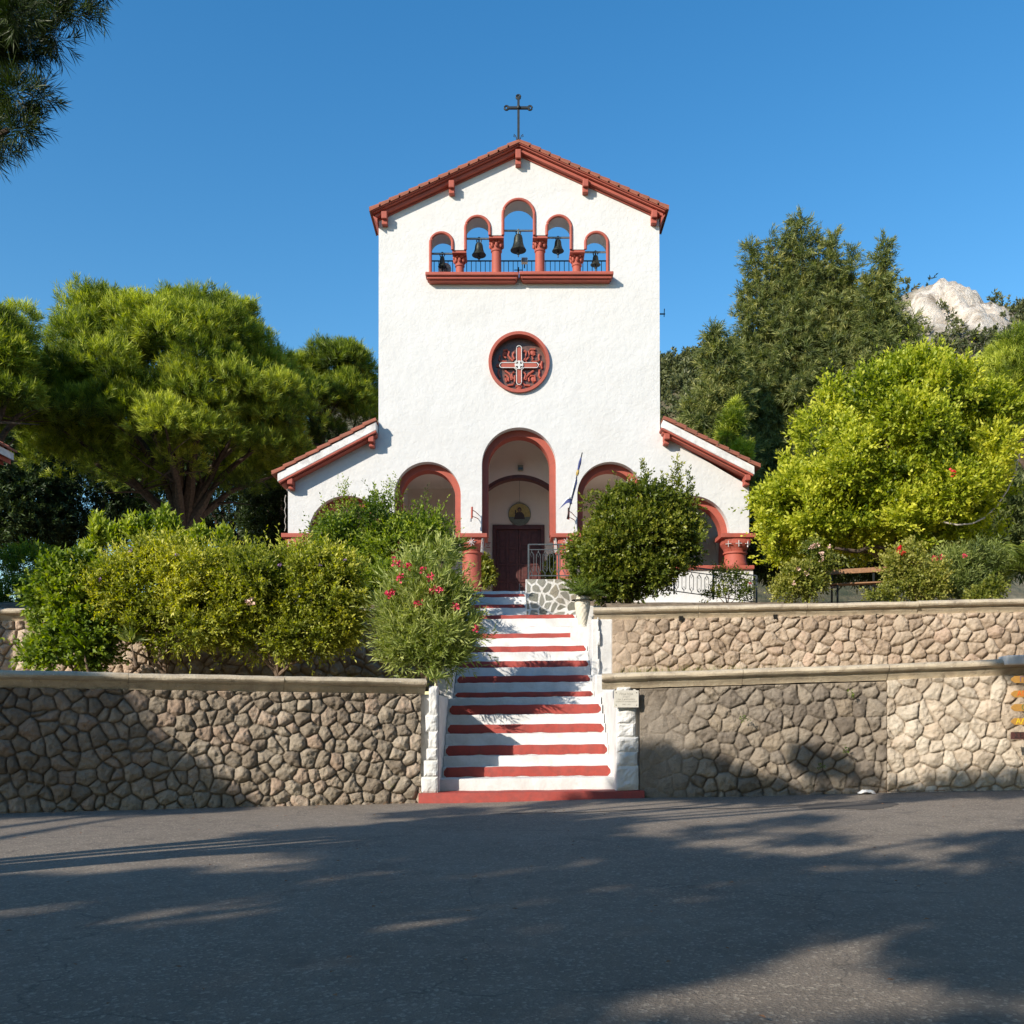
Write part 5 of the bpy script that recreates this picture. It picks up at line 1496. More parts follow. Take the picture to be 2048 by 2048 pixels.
def frond_palm(name, base, label, n, ln, seed, mat, spread=1.0, nleaf=34, lw=.03, ll=.28, zlift=.5, cat="palm", parent_stem=True, hang=.55, dirs=None):
    base = Vector(base); t = plant(name, base, label, cat)
    rng = np.random.default_rng(seed)
    for k in range(n):
        az = 2*math.pi*k/n*1.0 + rng.uniform(-.25,.25) if dirs is None else dirs[k % len(dirs)] + rng.uniform(-.25,.25)
        el = rng.uniform(.25, 1.25)*zlift + .15
        h = Vector((math.cos(az)*math.cos(el), math.sin(az)*math.cos(el), math.sin(el)))
        l = ln*rng.uniform(.8, 1.15); pts = []; q = Vector(base); d = h.copy()
        for i in range(11):
            pts.append(q.copy()); q = q + d*(l/10); d = (d + Vector((0,0,-hang*.16))).normalized()
        mb = MB(); mb.tube(pts, [.014*(1-.8*i/10) + .003 for i in range(11)], 5)
        rach = mb
        p_, d_, L_ = [], [], []
        for i in range(nleaf):
            u_ = .12 + .88*i/nleaf; j = min(int(u_*10), 9); f = u_*10-j
            a = pts[j].lerp(pts[j+1], f); tg = (pts[j+1]-pts[j]).normalized()
            s = tg.cross(Vector((0,0,1))).normalized(); nr = s.cross(tg)
            for sg in (-1, 1):
                dd = (s*sg*.8 + tg*.65 + nr*.28).normalized()
                p_.append(a); d_.append(dd); L_.append(ll*(1-.55*abs(u_-.45)**1.2)*rng.uniform(.9,1.1))
        V = leaf_quads(np.array(p_), np.array(d_), np.array(L_), np.full(len(L_), lw), rng, .45)
        nv = len(mb.v); me = bpy.data.meshes.new("frond")
        vv = np.concatenate([np.array(mb.v, float), V.reshape(-1,3)]); 
        faces = [f for f in mb.f] + [tuple(int(nv+4*i+c) for c in range(4)) for i in range(len(V))]
        me.from_pydata(vv.tolist(), [], faces)
        set_attr(me, "tint", np.concatenate([np.full(nv,.6), np.repeat(np.clip(.5+.15*rng.normal()+.1*rng.normal(size=len(V)),0,1),4)]))
        finish("frond", me, mat, t)
    if parent_stem:
        MB().tube([base+Vector((0,0,-.5)), base+Vector((0,0,.05))], [.14,.10], 10).build("trunk", M['bark'], t)
    return t
frond_palm("palm", P(885,1120,24.8), "small palm with spreading fronds in front of the left red column", 18, .85, 5, L['palm'], zlift=.75)
frond_palm("cycad", P(895,1190,24.2), "low cycad with stiff fronds by the left end of the top steps", 14, .7, 6, L['palm'], zlift=.5, lw=.02)
frond_palm("cycad", URN_TOP, "cycad with yellow green fronds growing in the cream urn", 18, .72, 7, L['palm'], zlift=.8, lw=.022, ll=.2, parent_stem=False)
D = 33.6
for px, lab in ((972, "dark potted plant on the porch left of the church door"), (1110, "dark potted plant on the porch right of the church door")):
    q = P(px, 1172, D); q.z = FLOOR
    t = plant("potted_plant", q, lab, "potted plant", "potted plants on the porch")
    MB().lathe([(.10,0),(.16,.28),(.17,.30),(.14,.30)], q, 16).build("pot", M['tile'], t)
    A = [lob(px, 1150, D, 18, 26, .35), lob(px-4, 1125, D, 12, 14, .25)]
    foliage("foliage", t, L['midgreen'], A, 260, .2, 8, .12, .07, seed=int(px), base=.35)
# --- round bush right of the stairs
D = 25.4
t = plant("shrub", P(1250, 1215, D), "large round glossy green bush right of the stairs, in front of the right arches", "shrub")
A = [lob(1245,1085,D,78,75,1.0), lob(1300,1065,D,75,70,.9), lob(1205,1115,D+.2,45,60,.7), lob(1250,1155,D,85,50,.9), lob(1300,1140,D,54,55,.8), lob(1290,1010,D,72,48,.7), lob(1348,1065,D+.1,48,72,.6), lob(1225,1030,D,50,40,.6), lob(1170,1130,D+.2,40,50,.5), lob(1215,1185,D+.1,35,28,.5)]
foliage("foliage", t, L['midgreen'], A + scatter_lobes(A, 34, .26, 10, (.8,1.12), -.6), 8200, .24, 10, .088, .052, seed=21, gap=(2.2,-.36), shoots=.06, up=.45, tip=.4, base=.42)
S_ = [lob(x, y+12, D, 8, h+16, .12) for x, y, h in ((1290,955,30),(1352,955,34),(1376,975,30),(1235,985,24),(1325,985,25),(1262,975,22))]
foliage("shoot", t, L['midgreen'], S_, 230, .2, 8, .08, .042, seed=22, up=1.0, out=.5, rnd=.35, shell=0, base=.5, trim=False)
limbs("stem", t, M['twig'], P(1255,1222,D), [P(x,y,D) for x,y in ((1200,1110),(1240,1060),(1300,1050),(1290,930),(1352,935),(1340,1100))], .035, 11, twigs=1)
# roses against the white parapet
def rosebush(D, blobs, base, label, nt_, seed, flowers=(), fm='palepetal', fr=.07, mat='rose', leaf=(.07,.05), base_t=.5):
    t = plant("rose_bush", P(*base, D), label, "rose bush")
    A = [lob(x, y, D, rx, ry, .45) for x, y, rx, ry in blobs]
    foliage("foliage", t, L[mat], A, nt_, .26, 8, leaf[0], leaf[1], seed=seed, up=.5, rnd=.7, tip=.4, shell=.15, base=base_t)
    limbs("stem", t, M['twig'], P(*base, D), [P(x, y, D) for x, y, _, _ in blobs], .018, seed, twigs=2)
    if flowers: blossoms(t, M[fm], [P(x, y, D-.4) for x, y in flowers], fr, seed, petals=20)
rosebush(26.0, [(1432,1190,28,22),(1470,1165,30,35),(1440,1150,18,25),(1490,1190,25,20)], (1455,1215), "sparse rose bush before the white parapet and sloping railing", 300, 31, ((1500,1167),(1388,1098)), 'pink', .035, 'midgreen', (.06,.04), .4)
rosebush(25.2, [(1610,1170,42,38),(1640,1130,30,32),(1590,1150,28,30),(1625,1100,20,20),(1570,1180,30,25)], (1618,1208), "rose bush with pale cream blooms left of the park bench", 950, 32, ((1622,1095),(1636,1090),(1643,1108),(1597,1138),(1612,1147),(1660,1096),(1588,1168),(1645,1120),(1628,1092)), 'palepetal', .06)
rosebush(25.0, [(1815,1165,50,40),(1860,1180,40,30),(1790,1130,30,35),(1825,1110,22,30),(1870,1150,30,30),(1760,1195,35,15)], (1835,1208), "yellowing rose bush with a scarlet bloom right of the park bench", 1150, 33, ((1800,1096),(1804,1106),(1796,1100)), 'redpetal', .06)
D = 26.4
t = plant("oleander", P(1920, 1205, D), "fine leaved green shrub with faded pink flowers left of the right palm", "shrub")
A = [lob(1900,1140,D,55,45,.7), lob(1945,1130,D,50,45,.6), lob(1920,1175,D,70,35,.7), lob(1980,1130,D,35,45,.5)]
foliage("foliage", t, L['oleander'], A, 1500, .3, 11, .12, .022, seed=34, up=.9, tip=.4, base=.42)
limbs("stem", t, M['twig'], P(1920,1210,D), [P(1900,1140,D), P(1945,1130,D), P(1980,1130,D)], .025, 12)
blossoms(t, M['pink'], [P(x,y,D-.7) for x,y in ((1868,1116),(1884,1114),(1928,1112),(1872,1119))], .07, 9)
D = 25.0
t = plant("shrub", P(1955, 1212, D), "small low shrub with pale yellow leaves on the upper coping near the palm", "shrub")
A = [lob(1955,1195,D,24,20,.35), lob(1985,1180,D,24,24,.35)]
foliage("foliage", t, L['rose'], A, 260, .2, 8, .075, .055, seed=35, base=.45)
frond_palm("palm", P(2062,1150,26.3), "palm with long arching fronds at the right edge above the upper wall", 16, 1.75, 9, L['palm'], nleaf=46, ll=.46, lw=.034, zlift=.7, hang=.7)

# --- yellow green tree
D = 28.0
t = plant("broadleaf_tree", P(1840, 1200, D), "bright yellow green leafy tree above the park bench, right of the church", "tree")
A = [lob(1715,930,D,130,140,1.9), lob(1850,900,D,145,160,2.0), lob(1780,850,D,110,100,1.7), lob(1650,1025,D-.1,100,72,1.4), lob(1780,1030,D-.3,140,80,1.8), lob(1920,1000,D,110,105,1.7), lob(1960,900,D,65,90,1.3), lob(1585,1060,D-.1,52,48,.8)]
B = scatter_lobes(A, 125, .58, 21, (.80,1.08), -.7)
S_ = [lob(x, y, D, 18, h, .35) for x, y, h in ((1885,738,44),(1800,760,32),(1835,765,30),(1745,775,30),(1665,785,36),(1650,800,30),(1690,780,26),(1925,765,30),(1610,880,25),(1575,930,22),(1960,790,26),(2000,830,22),(1860,750,30),(1545,1000,18))]
foliage("crown", t, L['yellow'], B + S_ + A[3:5], 25000, .36, 9, .12, .064, seed=41, gap=(1.5,-.36), shoots=.05, up=.7, rnd=.45, tip=.5, base=.5, shell=.5, lobvar=.12, zmin=zz(1128, D))
limbs("trunk", t, M['twig'], P(1845,1205,D), [P(1700,950,D), P(1850,900,D), P(1930,980,D), P(1770,860,D), P(1640,1040,D-.2)], .13, 13, twigs=2)
MB().tube([P(1838,1130,D-.4), P(1790,1105,D-.7), P(1752,1092,D-.9), P(1715,1103,D-1.0), P(1670,1096,D-1.0)], [.085,.07,.06,.055,.04], 8).build("limb", M['bark'], t, smooth=True)
blossoms(t, M['redpetal'], [P(1904,945,D-2.2)], .10, 10)

# --- dark conifers on the right
def conifer(name, base, label, leaders, D, n, seed, mat='conifer', group=None, tl=.8, m=24, ll=.24, lw=.036, depth=1.0, base_t=.45):
    """Leaders: (px at the top, top row, px at the foot, foot row, half width at the foot in px)."""
    t = plant(name, base, label, "tree", group); rng = np.random.default_rng(seed); lobes = []
    k = D/F
    for (xt, yt, xb, yb, hw) in leaders:
        y = yt
        while y < yb:
            f = (y-yt)/(yb-yt); x = xt + (xb-xt)*f; w = hw*(f**.75)
            lobes.append(lob(x, y, D, 5 + 6*f))
            for j in range(2 if w < 14 else (3 if w < 45 else 5)):
                a = rng.uniform(0, 6.28); le = w*rng.uniform(.55, 1.2) + 4
                nb = max(1, int(le/9))
                for i in range(nb):
                    q = (i+1)/nb; rr = le*q
                    s = (9.5 - 3.5*q)*rng.uniform(.8, 1.3)
                    lobes.append((*P(x + rr*math.cos(a), y - le*.22*q + le*.5*q*q + rng.uniform(-2,2), D + rr*math.sin(a)*k*depth), s*k*1.1, s*k*1.1, s*k*.62))
            y += 9 + 9*f
    foliage("crown", t, L[mat], lobes, n, tl*.55, m, ll, lw, up=.15, out=.7, rnd=.7, ang=40, tip=.5, seed=seed, shell=.1, base=base_t, lobvar=.10, droop=.5, trim=False, wsurf=False)
    limbs("trunk", t, M['bark'], base, [P(l[0], l[1]+20, D) for l in leaders], .22, seed, bend=.1)
    return t
conifer("cypress", P(1630,1130,47), "tall dark many topped conifer right of the church, in front of the rocky hill",
        [(1598,436,1600,1080,120),(1540,478,1545,1060,95),(1500,492,1525,1000,52),(1668,470,1665,1080,110),(1632,470,1630,900,70),(1705,505,1690,1080,100),(1575,470,1580,900,60),(1490,585,1490,1060,52)], 47, 21000, 51)
conifer("cypress", P(1770,1130,46), "slim pointed conifer beside the rocky hill, right of the many topped one", [(1770,494,1775,1120,95),(1740,560,1740,1100,70),(1825,640,1810,1110,55)], 45.5, 9000, 52)
conifer("cypress", P(1420,1100,44), "lower dark conifer rising over the right aisle roof of the church", [(1425,664,1425,1060,52),(1385,800,1385,1060,50),(1465,700,1470,1080,50),(1345,865,1345,1040,34)], 43.5, 7000, 53)
t = plant("pine_tree", P(1470,1100,41), "small bright green young pine against the dark conifers over the right aisle roof", "tree")
A = [lob(1465,845,41,24,24,.7), lob(1455,875,41,20,18,.6), lob(1480,905,41,26,22,.7), lob(1470,815,41,12,14,.4), lob(1460,935,41,24,20,.7)]
foliage("crown", t, L['pine'], A, 750, .3, 14, .2, .03, seed=54, up=.6, base=.62)
limbs("trunk", t, M['bark'], P(1470,1120,41), [P(1466,830,41)], .08, 14)

# --- pines
def pine(name, base, label, dome, extra, n, seed, D, lr=56, count=70, up=.6, mat='pine', group=None, base_t=.5, zlo=-.05, needle=(.26,.024), m=21, limbs_to=14, r0=.3, tl=.3, flat=.7, front=True):
    t = plant(name, base, label, "tree", group)
    cx, cy, rx, ry, rd = dome; k = D/F; c = P(cx, cy, D); rng = np.random.default_rng(seed); lobes = []
    i = 0
    while len(lobes) < count:
        o = rng.normal(size=3); o /= np.linalg.norm(o)
        if o[2] < zlo: continue
        s = lr*rng.uniform(.7, 1.25)*k; q = .92*rng.uniform(.78, 1.0)
        lobes.append((c.x+o[0]*rx*k*q, c.y+o[1]*rd*q, c.z+o[2]*ry*k*q, s, s, s*flat))
    lobes += [lob(x, y, D+dd, r, r*.8) for x, y, r, dd in extra]
    foliage("crown", t, L[mat], lobes, n, tl, m, needle[0], needle[1], up=up, out=.8, rnd=.35, ang=42, tip=.5, seed=seed, shell=.5, base=base_t, lobvar=.14, droop=.1, hemi=-.35, trim=False)
    tg = [Vector(lobes[int(j)][:3]) for j in rng.choice(len(lobes), limbs_to, replace=False)]
    limbs("trunk", t, M['bark'], base, tg, r0, seed, bend=.22, twigs=4)
    return t
D = 43.0
pine("stone_pine", P(365, 1075, D), "big umbrella crowned stone pine left of the church with forked limbs",
     (345, 878, 280, 280, 6.4), [(610,850,40,-1.5),(590,905,36,-2),(520,900,44,-3),(400,870,46,-5),(340,860,46,-5.5),(470,770,46,-4.5),(270,830,46,-5),(45,690,55,0),(20,760,60,0),(75,770,60,-1.5),(70,840,60,-2),(150,900,60,-3),(220,940,55,-3),(100,930,60,-2),(300,880,55,-4),(60,860,60,-2),(360,930,50,-3),(280,960,50,-2),(430,830,48,-4.5),(440,880,40,-4.2),(545,850,48,-3),(560,790,45,-3.5),(500,800,50,-4),(300,790,50,-4.5),(180,770,55,-4),(110,820,55,-2.5),(560,905,40,-2),(230,820,50,-4.5),(620,800,40,-1),(480,980,35,-1),(370,790,45,-5)],
     26000, 61, D, 46, 225, limbs_to=22, r0=.22, zlo=-.22, flat=.8)
D = 49.0
pine("pine_tree", P(660, 1080, D), "darker pine rising just left of the church facade behind the stone pine", (665, 840, 90, 140, 3.2), [(640,730,34,-1.5),(690,720,30,-2),(630,800,34,-2.2),(700,790,34,-2.4),(720,850,36,-2),(600,880,40,-2),(655,880,40,-2.5)], 5600, 62, D, 38, 44, limbs_to=8, r0=.2, base_t=.4)
D = 36.0
pine("pine_tree", P(-60, 1080, D), "pine crown at the left edge of the photo, overlapping the stone pine", (-60, 815, 128, 185, 3.4), [(30,720,40,-1),(40,640,30,0),(20,800,45,-1.5)], 7200, 63, D, 46, 62, limbs_to=8, r0=.28, base_t=.42)
D = 44.0
pine("pine_tree", P(2120, 1100, D), "light green pine at the right edge of the photo beyond the yellow green tree", (2080, 830, 110, 165, 3.0), [(2010,740,36,-1),(2030,690,32,-1),(1995,800,34,-1)], 5200, 64, D, 40, 46, limbs_to=8, r0=.2, base_t=.62)
# understory: dark trees filling the wood behind the pines
def backtree(px, py, D, rx, ry, label, n, seed, mat='darkpine', nl=22, bt=.3):
    t = plant("forest_tree", P(px, 1120, D), label, "tree", "dark trees of the wood behind the church")
    A = [lob(px, py, D, rx, ry, rx*D/F)]
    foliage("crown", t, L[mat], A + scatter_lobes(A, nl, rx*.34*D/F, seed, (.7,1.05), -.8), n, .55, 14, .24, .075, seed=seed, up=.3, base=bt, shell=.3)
    limbs("trunk", t, M['bark'], P(px, 1125, D), [P(px-rx*.3, py, D), P(px+rx*.3, py-20, D), P(px, py-ry*.5, D)], .2, seed)
lab = "dark tree of the wood behind the left pines, in deep shade"
for i, (px, py, D, rx, ry) in enumerate([(40,1000,56,110,120),(190,990,58,110,130),(320,1000,60,110,130),(450,1000,57,110,120),(560,1020,54,80,110),(640,1000,60,90,120),(-60,1000,54,120,150),(120,880,66,120,120),(300,860,70,130,120),(480,880,68,120,110)]):
    backtree(px, py, D, rx, ry, lab, 2200, 70+i)
lab = "dark tree filling the gap under the conifers right of the church"
for i, (px, py, D, rx, ry) in enumerate([(1540,1090,36,70,70),(1640,1100,36,80,70),(1760,1090,37,90,80),(1880,1090,38,90,80),(2000,1070,38,90,90)]):
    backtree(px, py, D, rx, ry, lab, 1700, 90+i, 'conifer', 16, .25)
# low bushes at the far left above the upper wall
D = 25.0
t = plant("shrub", P(60, 1235, D), "grey green bushy plants on the upper wall at the far left", "shrub")
A = [lob(30,1200,D,50,45,.8), lob(95,1190,D,50,50,.8), lob(60,1130,D+1,60,40,.9)]
foliage("foliage", t, L['green'], A, 1500, .26, 10, .10, .03, seed=81, up=.7, base=.32)
# ledge grass and small weeds in the walls
rng = np.random.default_rng(8); n = 2600
x = np.concatenate([rng.uniform(2.5, 7.0, 1700), rng.uniform(7, 9.2, 500), rng.uniform(-8.5,-2, 400)]); nrm = rng.normal(size=n)*.0
y = np.where(x > 0, 22.85 - (x-2.4)*.12 - np.abs(rng.normal(size=n))*.25, 21.9)
p = np.stack([x, y, np.full(n, 2.32)], 1); d = unit(np.stack([rng.normal(size=n)*.35, rng.normal(size=n)*.3, np.ones(n)], 1))
V = leaf_quads(p, d, .22+.38*rng.random(n)*np.clip(1.3-.12*np.abs(x-3.5),.3,1), np.full(n,.014), rng, .3)
me = bpy.data.meshes.new("ledge_grass"); raw_mesh(me, V.reshape(-1,3), np.arange(n*4).reshape(n,4)); set_attr(me, "tint", np.repeat(rng.random(n),4))
tag(finish("ledge_grass", me, L['grass']), "thin dry grass growing on the ledge below the upper wall", kind="stuff")
weeds = [(780,1572,18.85,26,"small green weed growing at the foot of the left road wall"),(1488,1440,18.55,16,"tiny weed in a joint of the cement smeared wall, beside its middle"),
         (1690,1500,18.4,20,"small weed low in the cement smeared wall near the cream wall"),(1700,1388,18.4,14,"tiny weed high in the cement smeared wall near the cream wall"),(1640,1535,18.45,14,"small weed at the bottom of the cement smeared wall")]
for i, (px, py, D, r, lab) in enumerate(weeds):
    q = P(px, py, D); t = plant("weed", q, lab, "weed")
    foliage("foliage", t, L['green'], [(q.x, q.y-.04, q.z, r*D/F*.6, .06, r*D/F*.6)], 9, .06, 4, .04, .022, seed=100+i, up=.4, base=.4, shell=0)

# --- overhanging pine on the left that shades the road, and its neighbours behind the viewer
def shade_lobe(x, y, z, t, r, rz=None):
    """A crown lobe whose shade falls on (x, y, z), t metres back along the sun's rays."""
    return (x - t, y - t, z + .72*t, r, r, (rz or r*.7))
def hidden_ok(c):
    """True when a crown lobe stays above or beside the photograph's frame."""
    x, y, z, r = c[0], c[1], c[2], c[3]
    if y < -r: return True
    yy = y + r
    if z - c[5] > EYE + .745*yy: return True
    return abs(x) - r > .54*yy
rng = np.random.default_rng(77)
targets = []
for X in np.arange(-13, 13, 1.0):
    for Y in np.arange(0.5, 12.4, .9):
        pr = .93
        if X < -2.2 and Y > 9.8 + .25*max(0, X+5): continue
        if 0.0 < X < 3.4 and 4.3 < Y < 5.9: pr = .15
        if rng.random() < pr: targets.append((X+rng.normal()*.3, Y+rng.normal()*.25, 0, rng.uniform(.30, .48)))
for X in np.arange(-2.6, 13, 1.2):
    for Y in np.arange(12.6, 17.6, 1.1):
        pr = .55 if vnoise(X*.35, Y*1.1, 0.5, 9) > -.1 else .0
        if rng.random() < pr: targets.append((X+rng.normal()*.3, Y+rng.normal()*.3, 0, rng.uniform(.3, .5)))
# patches of road that the sun reaches between the crowns: (column, row, half width) in the photograph
LIT = [(915,1675,115),(1140,1665,95),(1410,1691,140),(1830,1707,70),(1850,1741,45),(695,1758,85),(1140,1800,45),(930,1840,95),(1390,1829,50),(1225,1882,60),(935,1914,120),(1570,1919,70),(1800,1914,60),
       (210,1871,85),(110,1946,125),(200,1972,95),(1145,2010,100),(1500,2005,160),(1850,1990,160),(1330,2035,200),(100,1785,120)]
gaps = []
for (px, py, hw) in LIT:
    D_ = F*EYE/(py-HZ); gaps.append(((px-1024)*D_/F, D_, hw*D_/F))
def in_gap(X, Y, r):
    return any(abs(X-gx) < gw*.85 + r*.40 and abs(Y-gy) < .10 + r*.74 for gx, gy, gw in gaps)
lobes_bg = []
for (X, Y, Z, r) in targets:
    r += .22
    if in_gap(X, Y, r) or (Y > 15.6 and rng.random() < .5): continue
    t = rng.uniform(13, 19)
    c = shade_lobe(X, Y, Z, t, r)
    while not hidden_ok(c) and t < 30: t += 1; c = shade_lobe(X, Y, Z, t, r)
    lobes_bg.append(c)
roots = [(-25,-6), (-18,-9), (-11,-11), (-4,-10), (-16,-2)]
names_ = ["tall pine behind the viewer, farthest to the left, shading the left of the road", "tall pine behind the viewer, second from the left, shading the road",
          "tall pine behind the viewer, middle of the row, shading the road", "tall pine behind the viewer, rightmost of the row, shading the road", "tall pine beside the viewer, nearest the road on the left"]
own = [int(np.argmin([(c[0]-a)**2 + (c[1]-b)**2 for a, b in roots])) for c in lobes_bg]
# the shade on the left wall comes from one more clump of the first pine
for (X, Y, Z, r) in ((-8.6,17.0,1.9,1.2),(-8.5,17.0,1.1,1.2),(-8.4,17.0,.5,1.1),(-7.6,17.3,1.5,.8),(-7.0,17.3,.8,.85),(-6.6,17.5,.3,1.0),(-5.6,17.8,-.3,.8),(-5.9,17.7,.15,.7),(-4.9,18.0,-.5,.65),(-9.8,16.6,1.2,1.3),(-9.8,16.6,2.6,1.2),(-8.0,17.2,2.2,.8),(-9.0,16.8,.2,1.1),(-7.6,17.2,.1,1.0)):
    lobes_bg.append(shade_lobe(X, Y, Z, 15.5, r)); own.append(4)
for i, (x, y) in enumerate(roots):
    ls = [c for c, o in zip(lobes_bg, own) if o == i]
    if not ls: continue
    t = plant("pine_tree", (x, y, -.2), names_[i], "tree", "pines behind the viewer")
    foliage("crown", t, L['pine'], ls, 64*len(ls), .3, 15, .30, .075, up=.7, seed=200+i, shell=.2, base=.5)
    step = max(1, len(ls)//9)
    limbs("trunk", t, M['bark'], (x, y, -.3), [c[:3] for c in ls[::step]], .26, 30+i, bend=.12, twigs=1)
# an unseen broad pine added so its crown keeps sky light off the road
t = plant("pine_tree", (10.5, -.5, -.2), "broad unseen pine added right of the viewer, its crown darkening the road below", "tree", "pines behind the viewer")
ls = []
while len(ls) < 95:
    x, y = rng.uniform(-4.5, 15), rng.uniform(-6, 8.3)
    if ((x-5)/10)**2 + ((y-1)/7.6)**2 > 1: continue
    c = (x, y, rng.uniform(11.3, 14.2), 1.15, 1.15, .7)
    if hidden_ok(c): ls.append(c)
foliage("crown", t, L['pine'], ls, 5600, .35, 14, .32, .085, up=.6, seed=260, shell=.2, base=.5, trim=False)
limbs("trunk", t, M['bark'], (10.5, -.5, -.3), [c[:3] for c in ls[::8]], .28, 47, bend=.1)
# overhanging pine: its branch tips hang into the upper left corner
t = plant("pine_tree", (-10.5, 7.0, -.2), "pine overhanging from the left, its dark needle tips in the upper left corner", "tree")
vis = [lob(x, y, 8.2+dd, r, r*.8) for x, y, r, dd in ((185,5,26,0),(150,25,34,.3),(95,20,45,0),(60,75,48,.2),(30,30,50,-.3),(110,75,30,.1),(0,110,50,.2),(70,185,30,.1),(30,190,45,0),(90,205,18,0),(60,235,26,.2),(10,260,40,.1),(40,255,30,0),(-20,300,34,0),(-60,200,70,.2),(-50,60,80,0),(10,-50,80,.3),(110,-50,60,.2),(190,-40,40,0))]
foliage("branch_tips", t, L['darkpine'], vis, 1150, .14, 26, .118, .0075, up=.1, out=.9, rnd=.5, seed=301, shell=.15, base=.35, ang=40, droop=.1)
rest = [shade_lobe(X, Y, Z, tt, r) for X, Y, Z, r, tt in ((2.9,18.9,.35,.65,12.5),(3.6,18.9,.25,.65,12.2),(4.4,18.9,-.1,.65,12.6),(5.2,18.8,-.35,.6,12.3),(2.3,18.9,-.1,.6,12.7),(1.4,18.6,-.4,.55,12.4),(8.0,18.4,-.3,.55,13.2),(8.9,18.3,-.15,.55,13.5),(9.8,18.2,-.15,.6,14))]
rest += [(-14,1.5,9.5,1.2,1.2,.9), (-12.5,.5,9.0,1.1,1.1,.8)]
foliage("crown", t, L['darkpine'], rest, 1500, .35, 15, .30, .07, up=.6, seed=302, shell=.15, base=.4)
limbs("trunk", t, M['bark'], (-10.5, 7.0, -.3), [c[:3] for c in rest[::2]] + [vis[i][:3] for i in (14,15,12,16)], .17, 41, bend=.05)

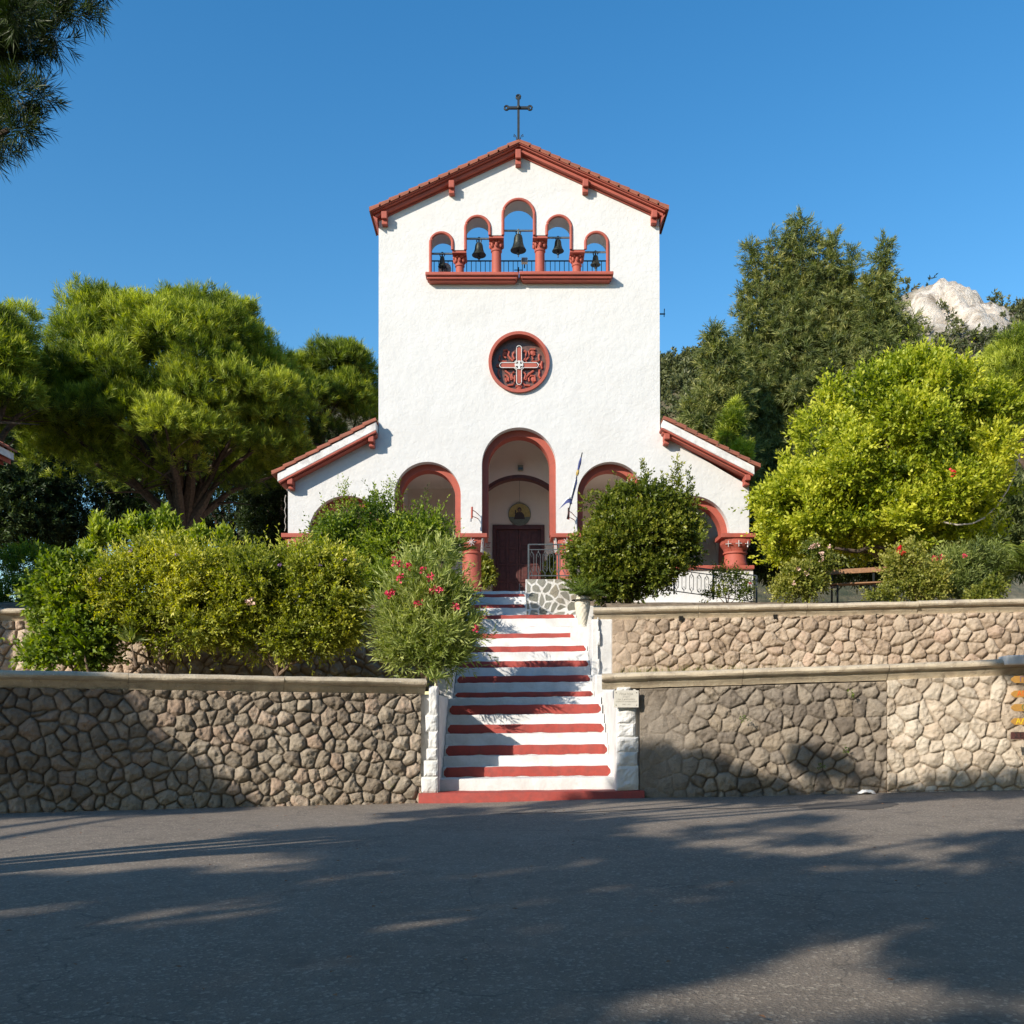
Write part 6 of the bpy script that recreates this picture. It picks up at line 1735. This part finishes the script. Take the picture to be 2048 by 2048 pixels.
# ------------------------------------------------------------------ rocky hill behind
def hill():
    xs, ys = np.linspace(-40, 190, 300), np.linspace(95, 330, 190)
    X, Y = np.meshgrid(xs, ys, indexing='ij')
    prof = [(1200,800),(1330,725),(1420,700),(1480,690),(1560,680),(1650,655),(1740,610),(1800,577),(1835,552),(1850,558),(1880,549),(1910,565),(1945,585),(1990,610),(2048,640),(2200,700)]
    px = 1024 + X*F/205.0
    ry = np.interp(px, [p[0] for p in prof], [p[1] for p in prof])
    ridge = EYE + (HZ-ry)*205/F
    f = np.clip((Y-92)/113, 0, 1)**1.25
    Z = 4.5 + (ridge-4.5)*f
    Z = np.where(Y > 205, ridge - (Y-205)*.32, Z)
    rock = np.exp(-(((X-90)/13)**2 + ((Z-84)/12.5)**2)**1.5)
    n = fbm(X*.06, Y*.06, 0, 3, 5); rid = 1-np.abs(fbm(X*.10, Y*.10+Z*.08, 0, 9, 5))*2
    Z = Z + n*3*f*(1-rock) + (rid-.85)*3*rock + 3.4*rock*fbm(X*.4, Y*.4, 0, 12, 4) + 1.6*rock*(.55-np.abs(fbm(X*.16, Y*.16, 3, 31, 4))*2.2)
    bare = np.clip(rock*1.7 - .2 + .75*fbm(X*.07, Y*.07+Z*.05, 4, 13, 4), 0, 1)
    bare = np.maximum(bare, np.clip(fbm(X*.05, Y*.05, 2, 21, 4)*2.4-.62, 0, .8)*f)
    me = grid_mesh("hill", np.stack([X,Y,Z],-1).reshape(-1,3), 300, 190, {"bare": bare.ravel()})
    m, nt, b = new_mat("rocky_hillside"); p = pos(nt)
    at = nn(nt, "ShaderNodeAttribute", attribute_name="bare")
    rk = ramp(nt, noise(nt, .35, 7, .7, p, .6), [(.32,(.30,.23,.16)),(.46,(.66,.57,.47)),(.62,(.80,.73,.64))])
    gr = ramp(nt, noise(nt, .5, 5, .65, p), [(.35,(.05,.06,.025)),(.65,(.16,.13,.07))])
    c = mix(nt, at.outputs["Fac"], gr, rk)
    nt.links.new(c, b.inputs["Base Color"]); b.inputs["Roughness"].default_value = .95
    bump(nt, b, noise(nt, .55, 8, .72, p, .8), 1.0, 1.3)
    o = finish("hill", me, m, smooth=True); tag(o, kind="structure")
    # scrub and far trees, one mass
    rng = np.random.default_rng(5); k = rng.integers(0, X.size, 30000)
    k = k[(Y.ravel()[k] < 212) & ((rng.random(30000) > bare.ravel()[k]*1.4) | (rng.random(30000) < .10)) & (px.ravel()[k] > 1250) & (Z.ravel()[k] > 30) & ((HZ-(Z.ravel()[k]-EYE)*F/Y.ravel()[k] > 672) | ((HZ-(Z.ravel()[k]-EYE)*F/Y.ravel()[k] > 600) & (rng.random(30000) < .4)) | (px.ravel()[k] < 1780) | (px.ravel()[k] > 2010) | (rng.random(30000) < .16))][:9000]
    lbs = [(X.ravel()[i], Y.ravel()[i], Z.ravel()[i]+.6, s, s, s*q) for i, s, q in zip(k, rng.uniform(.7, 2.0, len(k)), rng.uniform(.8, 1.7, len(k)))]
    s_ = foliage("hillside_woods", None, L['scrub'], lbs, 42000, .9, 7, .75, .42, up=.5, seed=9, shell=.4, base=.42, wsurf=True)
    tag(s_, "scrub and small trees covering the far rocky hillside as one mass", kind="stuff")
hill()

# ------------------------------------------------------------------ big trees added out of view to block low sky and shade the stone pine
for i, (x, y, h, r, lab) in enumerate([(7,-17,19,5.5,"large dark unseen tree added behind the viewer, nearest the middle, to block sky"),(17,-15,21,6,"large dark unseen tree added behind the viewer to the right, to block sky"),
        (27,-7,20,6,"large dark unseen tree added at the right rear corner, to block sky"),(29,6,19,5.5,"large dark tree added on the right side, out of frame, to block sky"),(-3,-24,20,6,"large dark unseen tree added at the back, behind the pines, to block sky"),
        (-29,27,18.5,4.6,"tall dark tree left of the church, out of frame, shading the stone pine"),(-25,31,14,3.6,"second tall dark tree left of the church, out of frame, nearest the stone pine")]):
    t = plant("forest_tree", (x, y, -.2), lab, "tree", "big trees added out of view round the square")
    A = [(x, y, h*.62, r, r, h*.36), (x-r*.35, y+r*.3, h*.42, r*.8, r*.8, h*.25), (x+r*.4, y-r*.2, h*.4, r*.8, r*.8, h*.25)]
    foliage("crown", t, L['darkpine'], A + scatter_lobes(A, 16, r*.33, 400+i, (.8,1.0), -.8), 2600, .6, 10, .5, .26, up=.3, seed=400+i, shell=.3, base=.3)
    limbs("trunk", t, M['bark'], (x, y, -.3), [(x, y, h*.8), (x-r*.5, y, h*.6), (x+r*.5, y+r*.3, h*.6)], .3, 60+i, bend=.1)
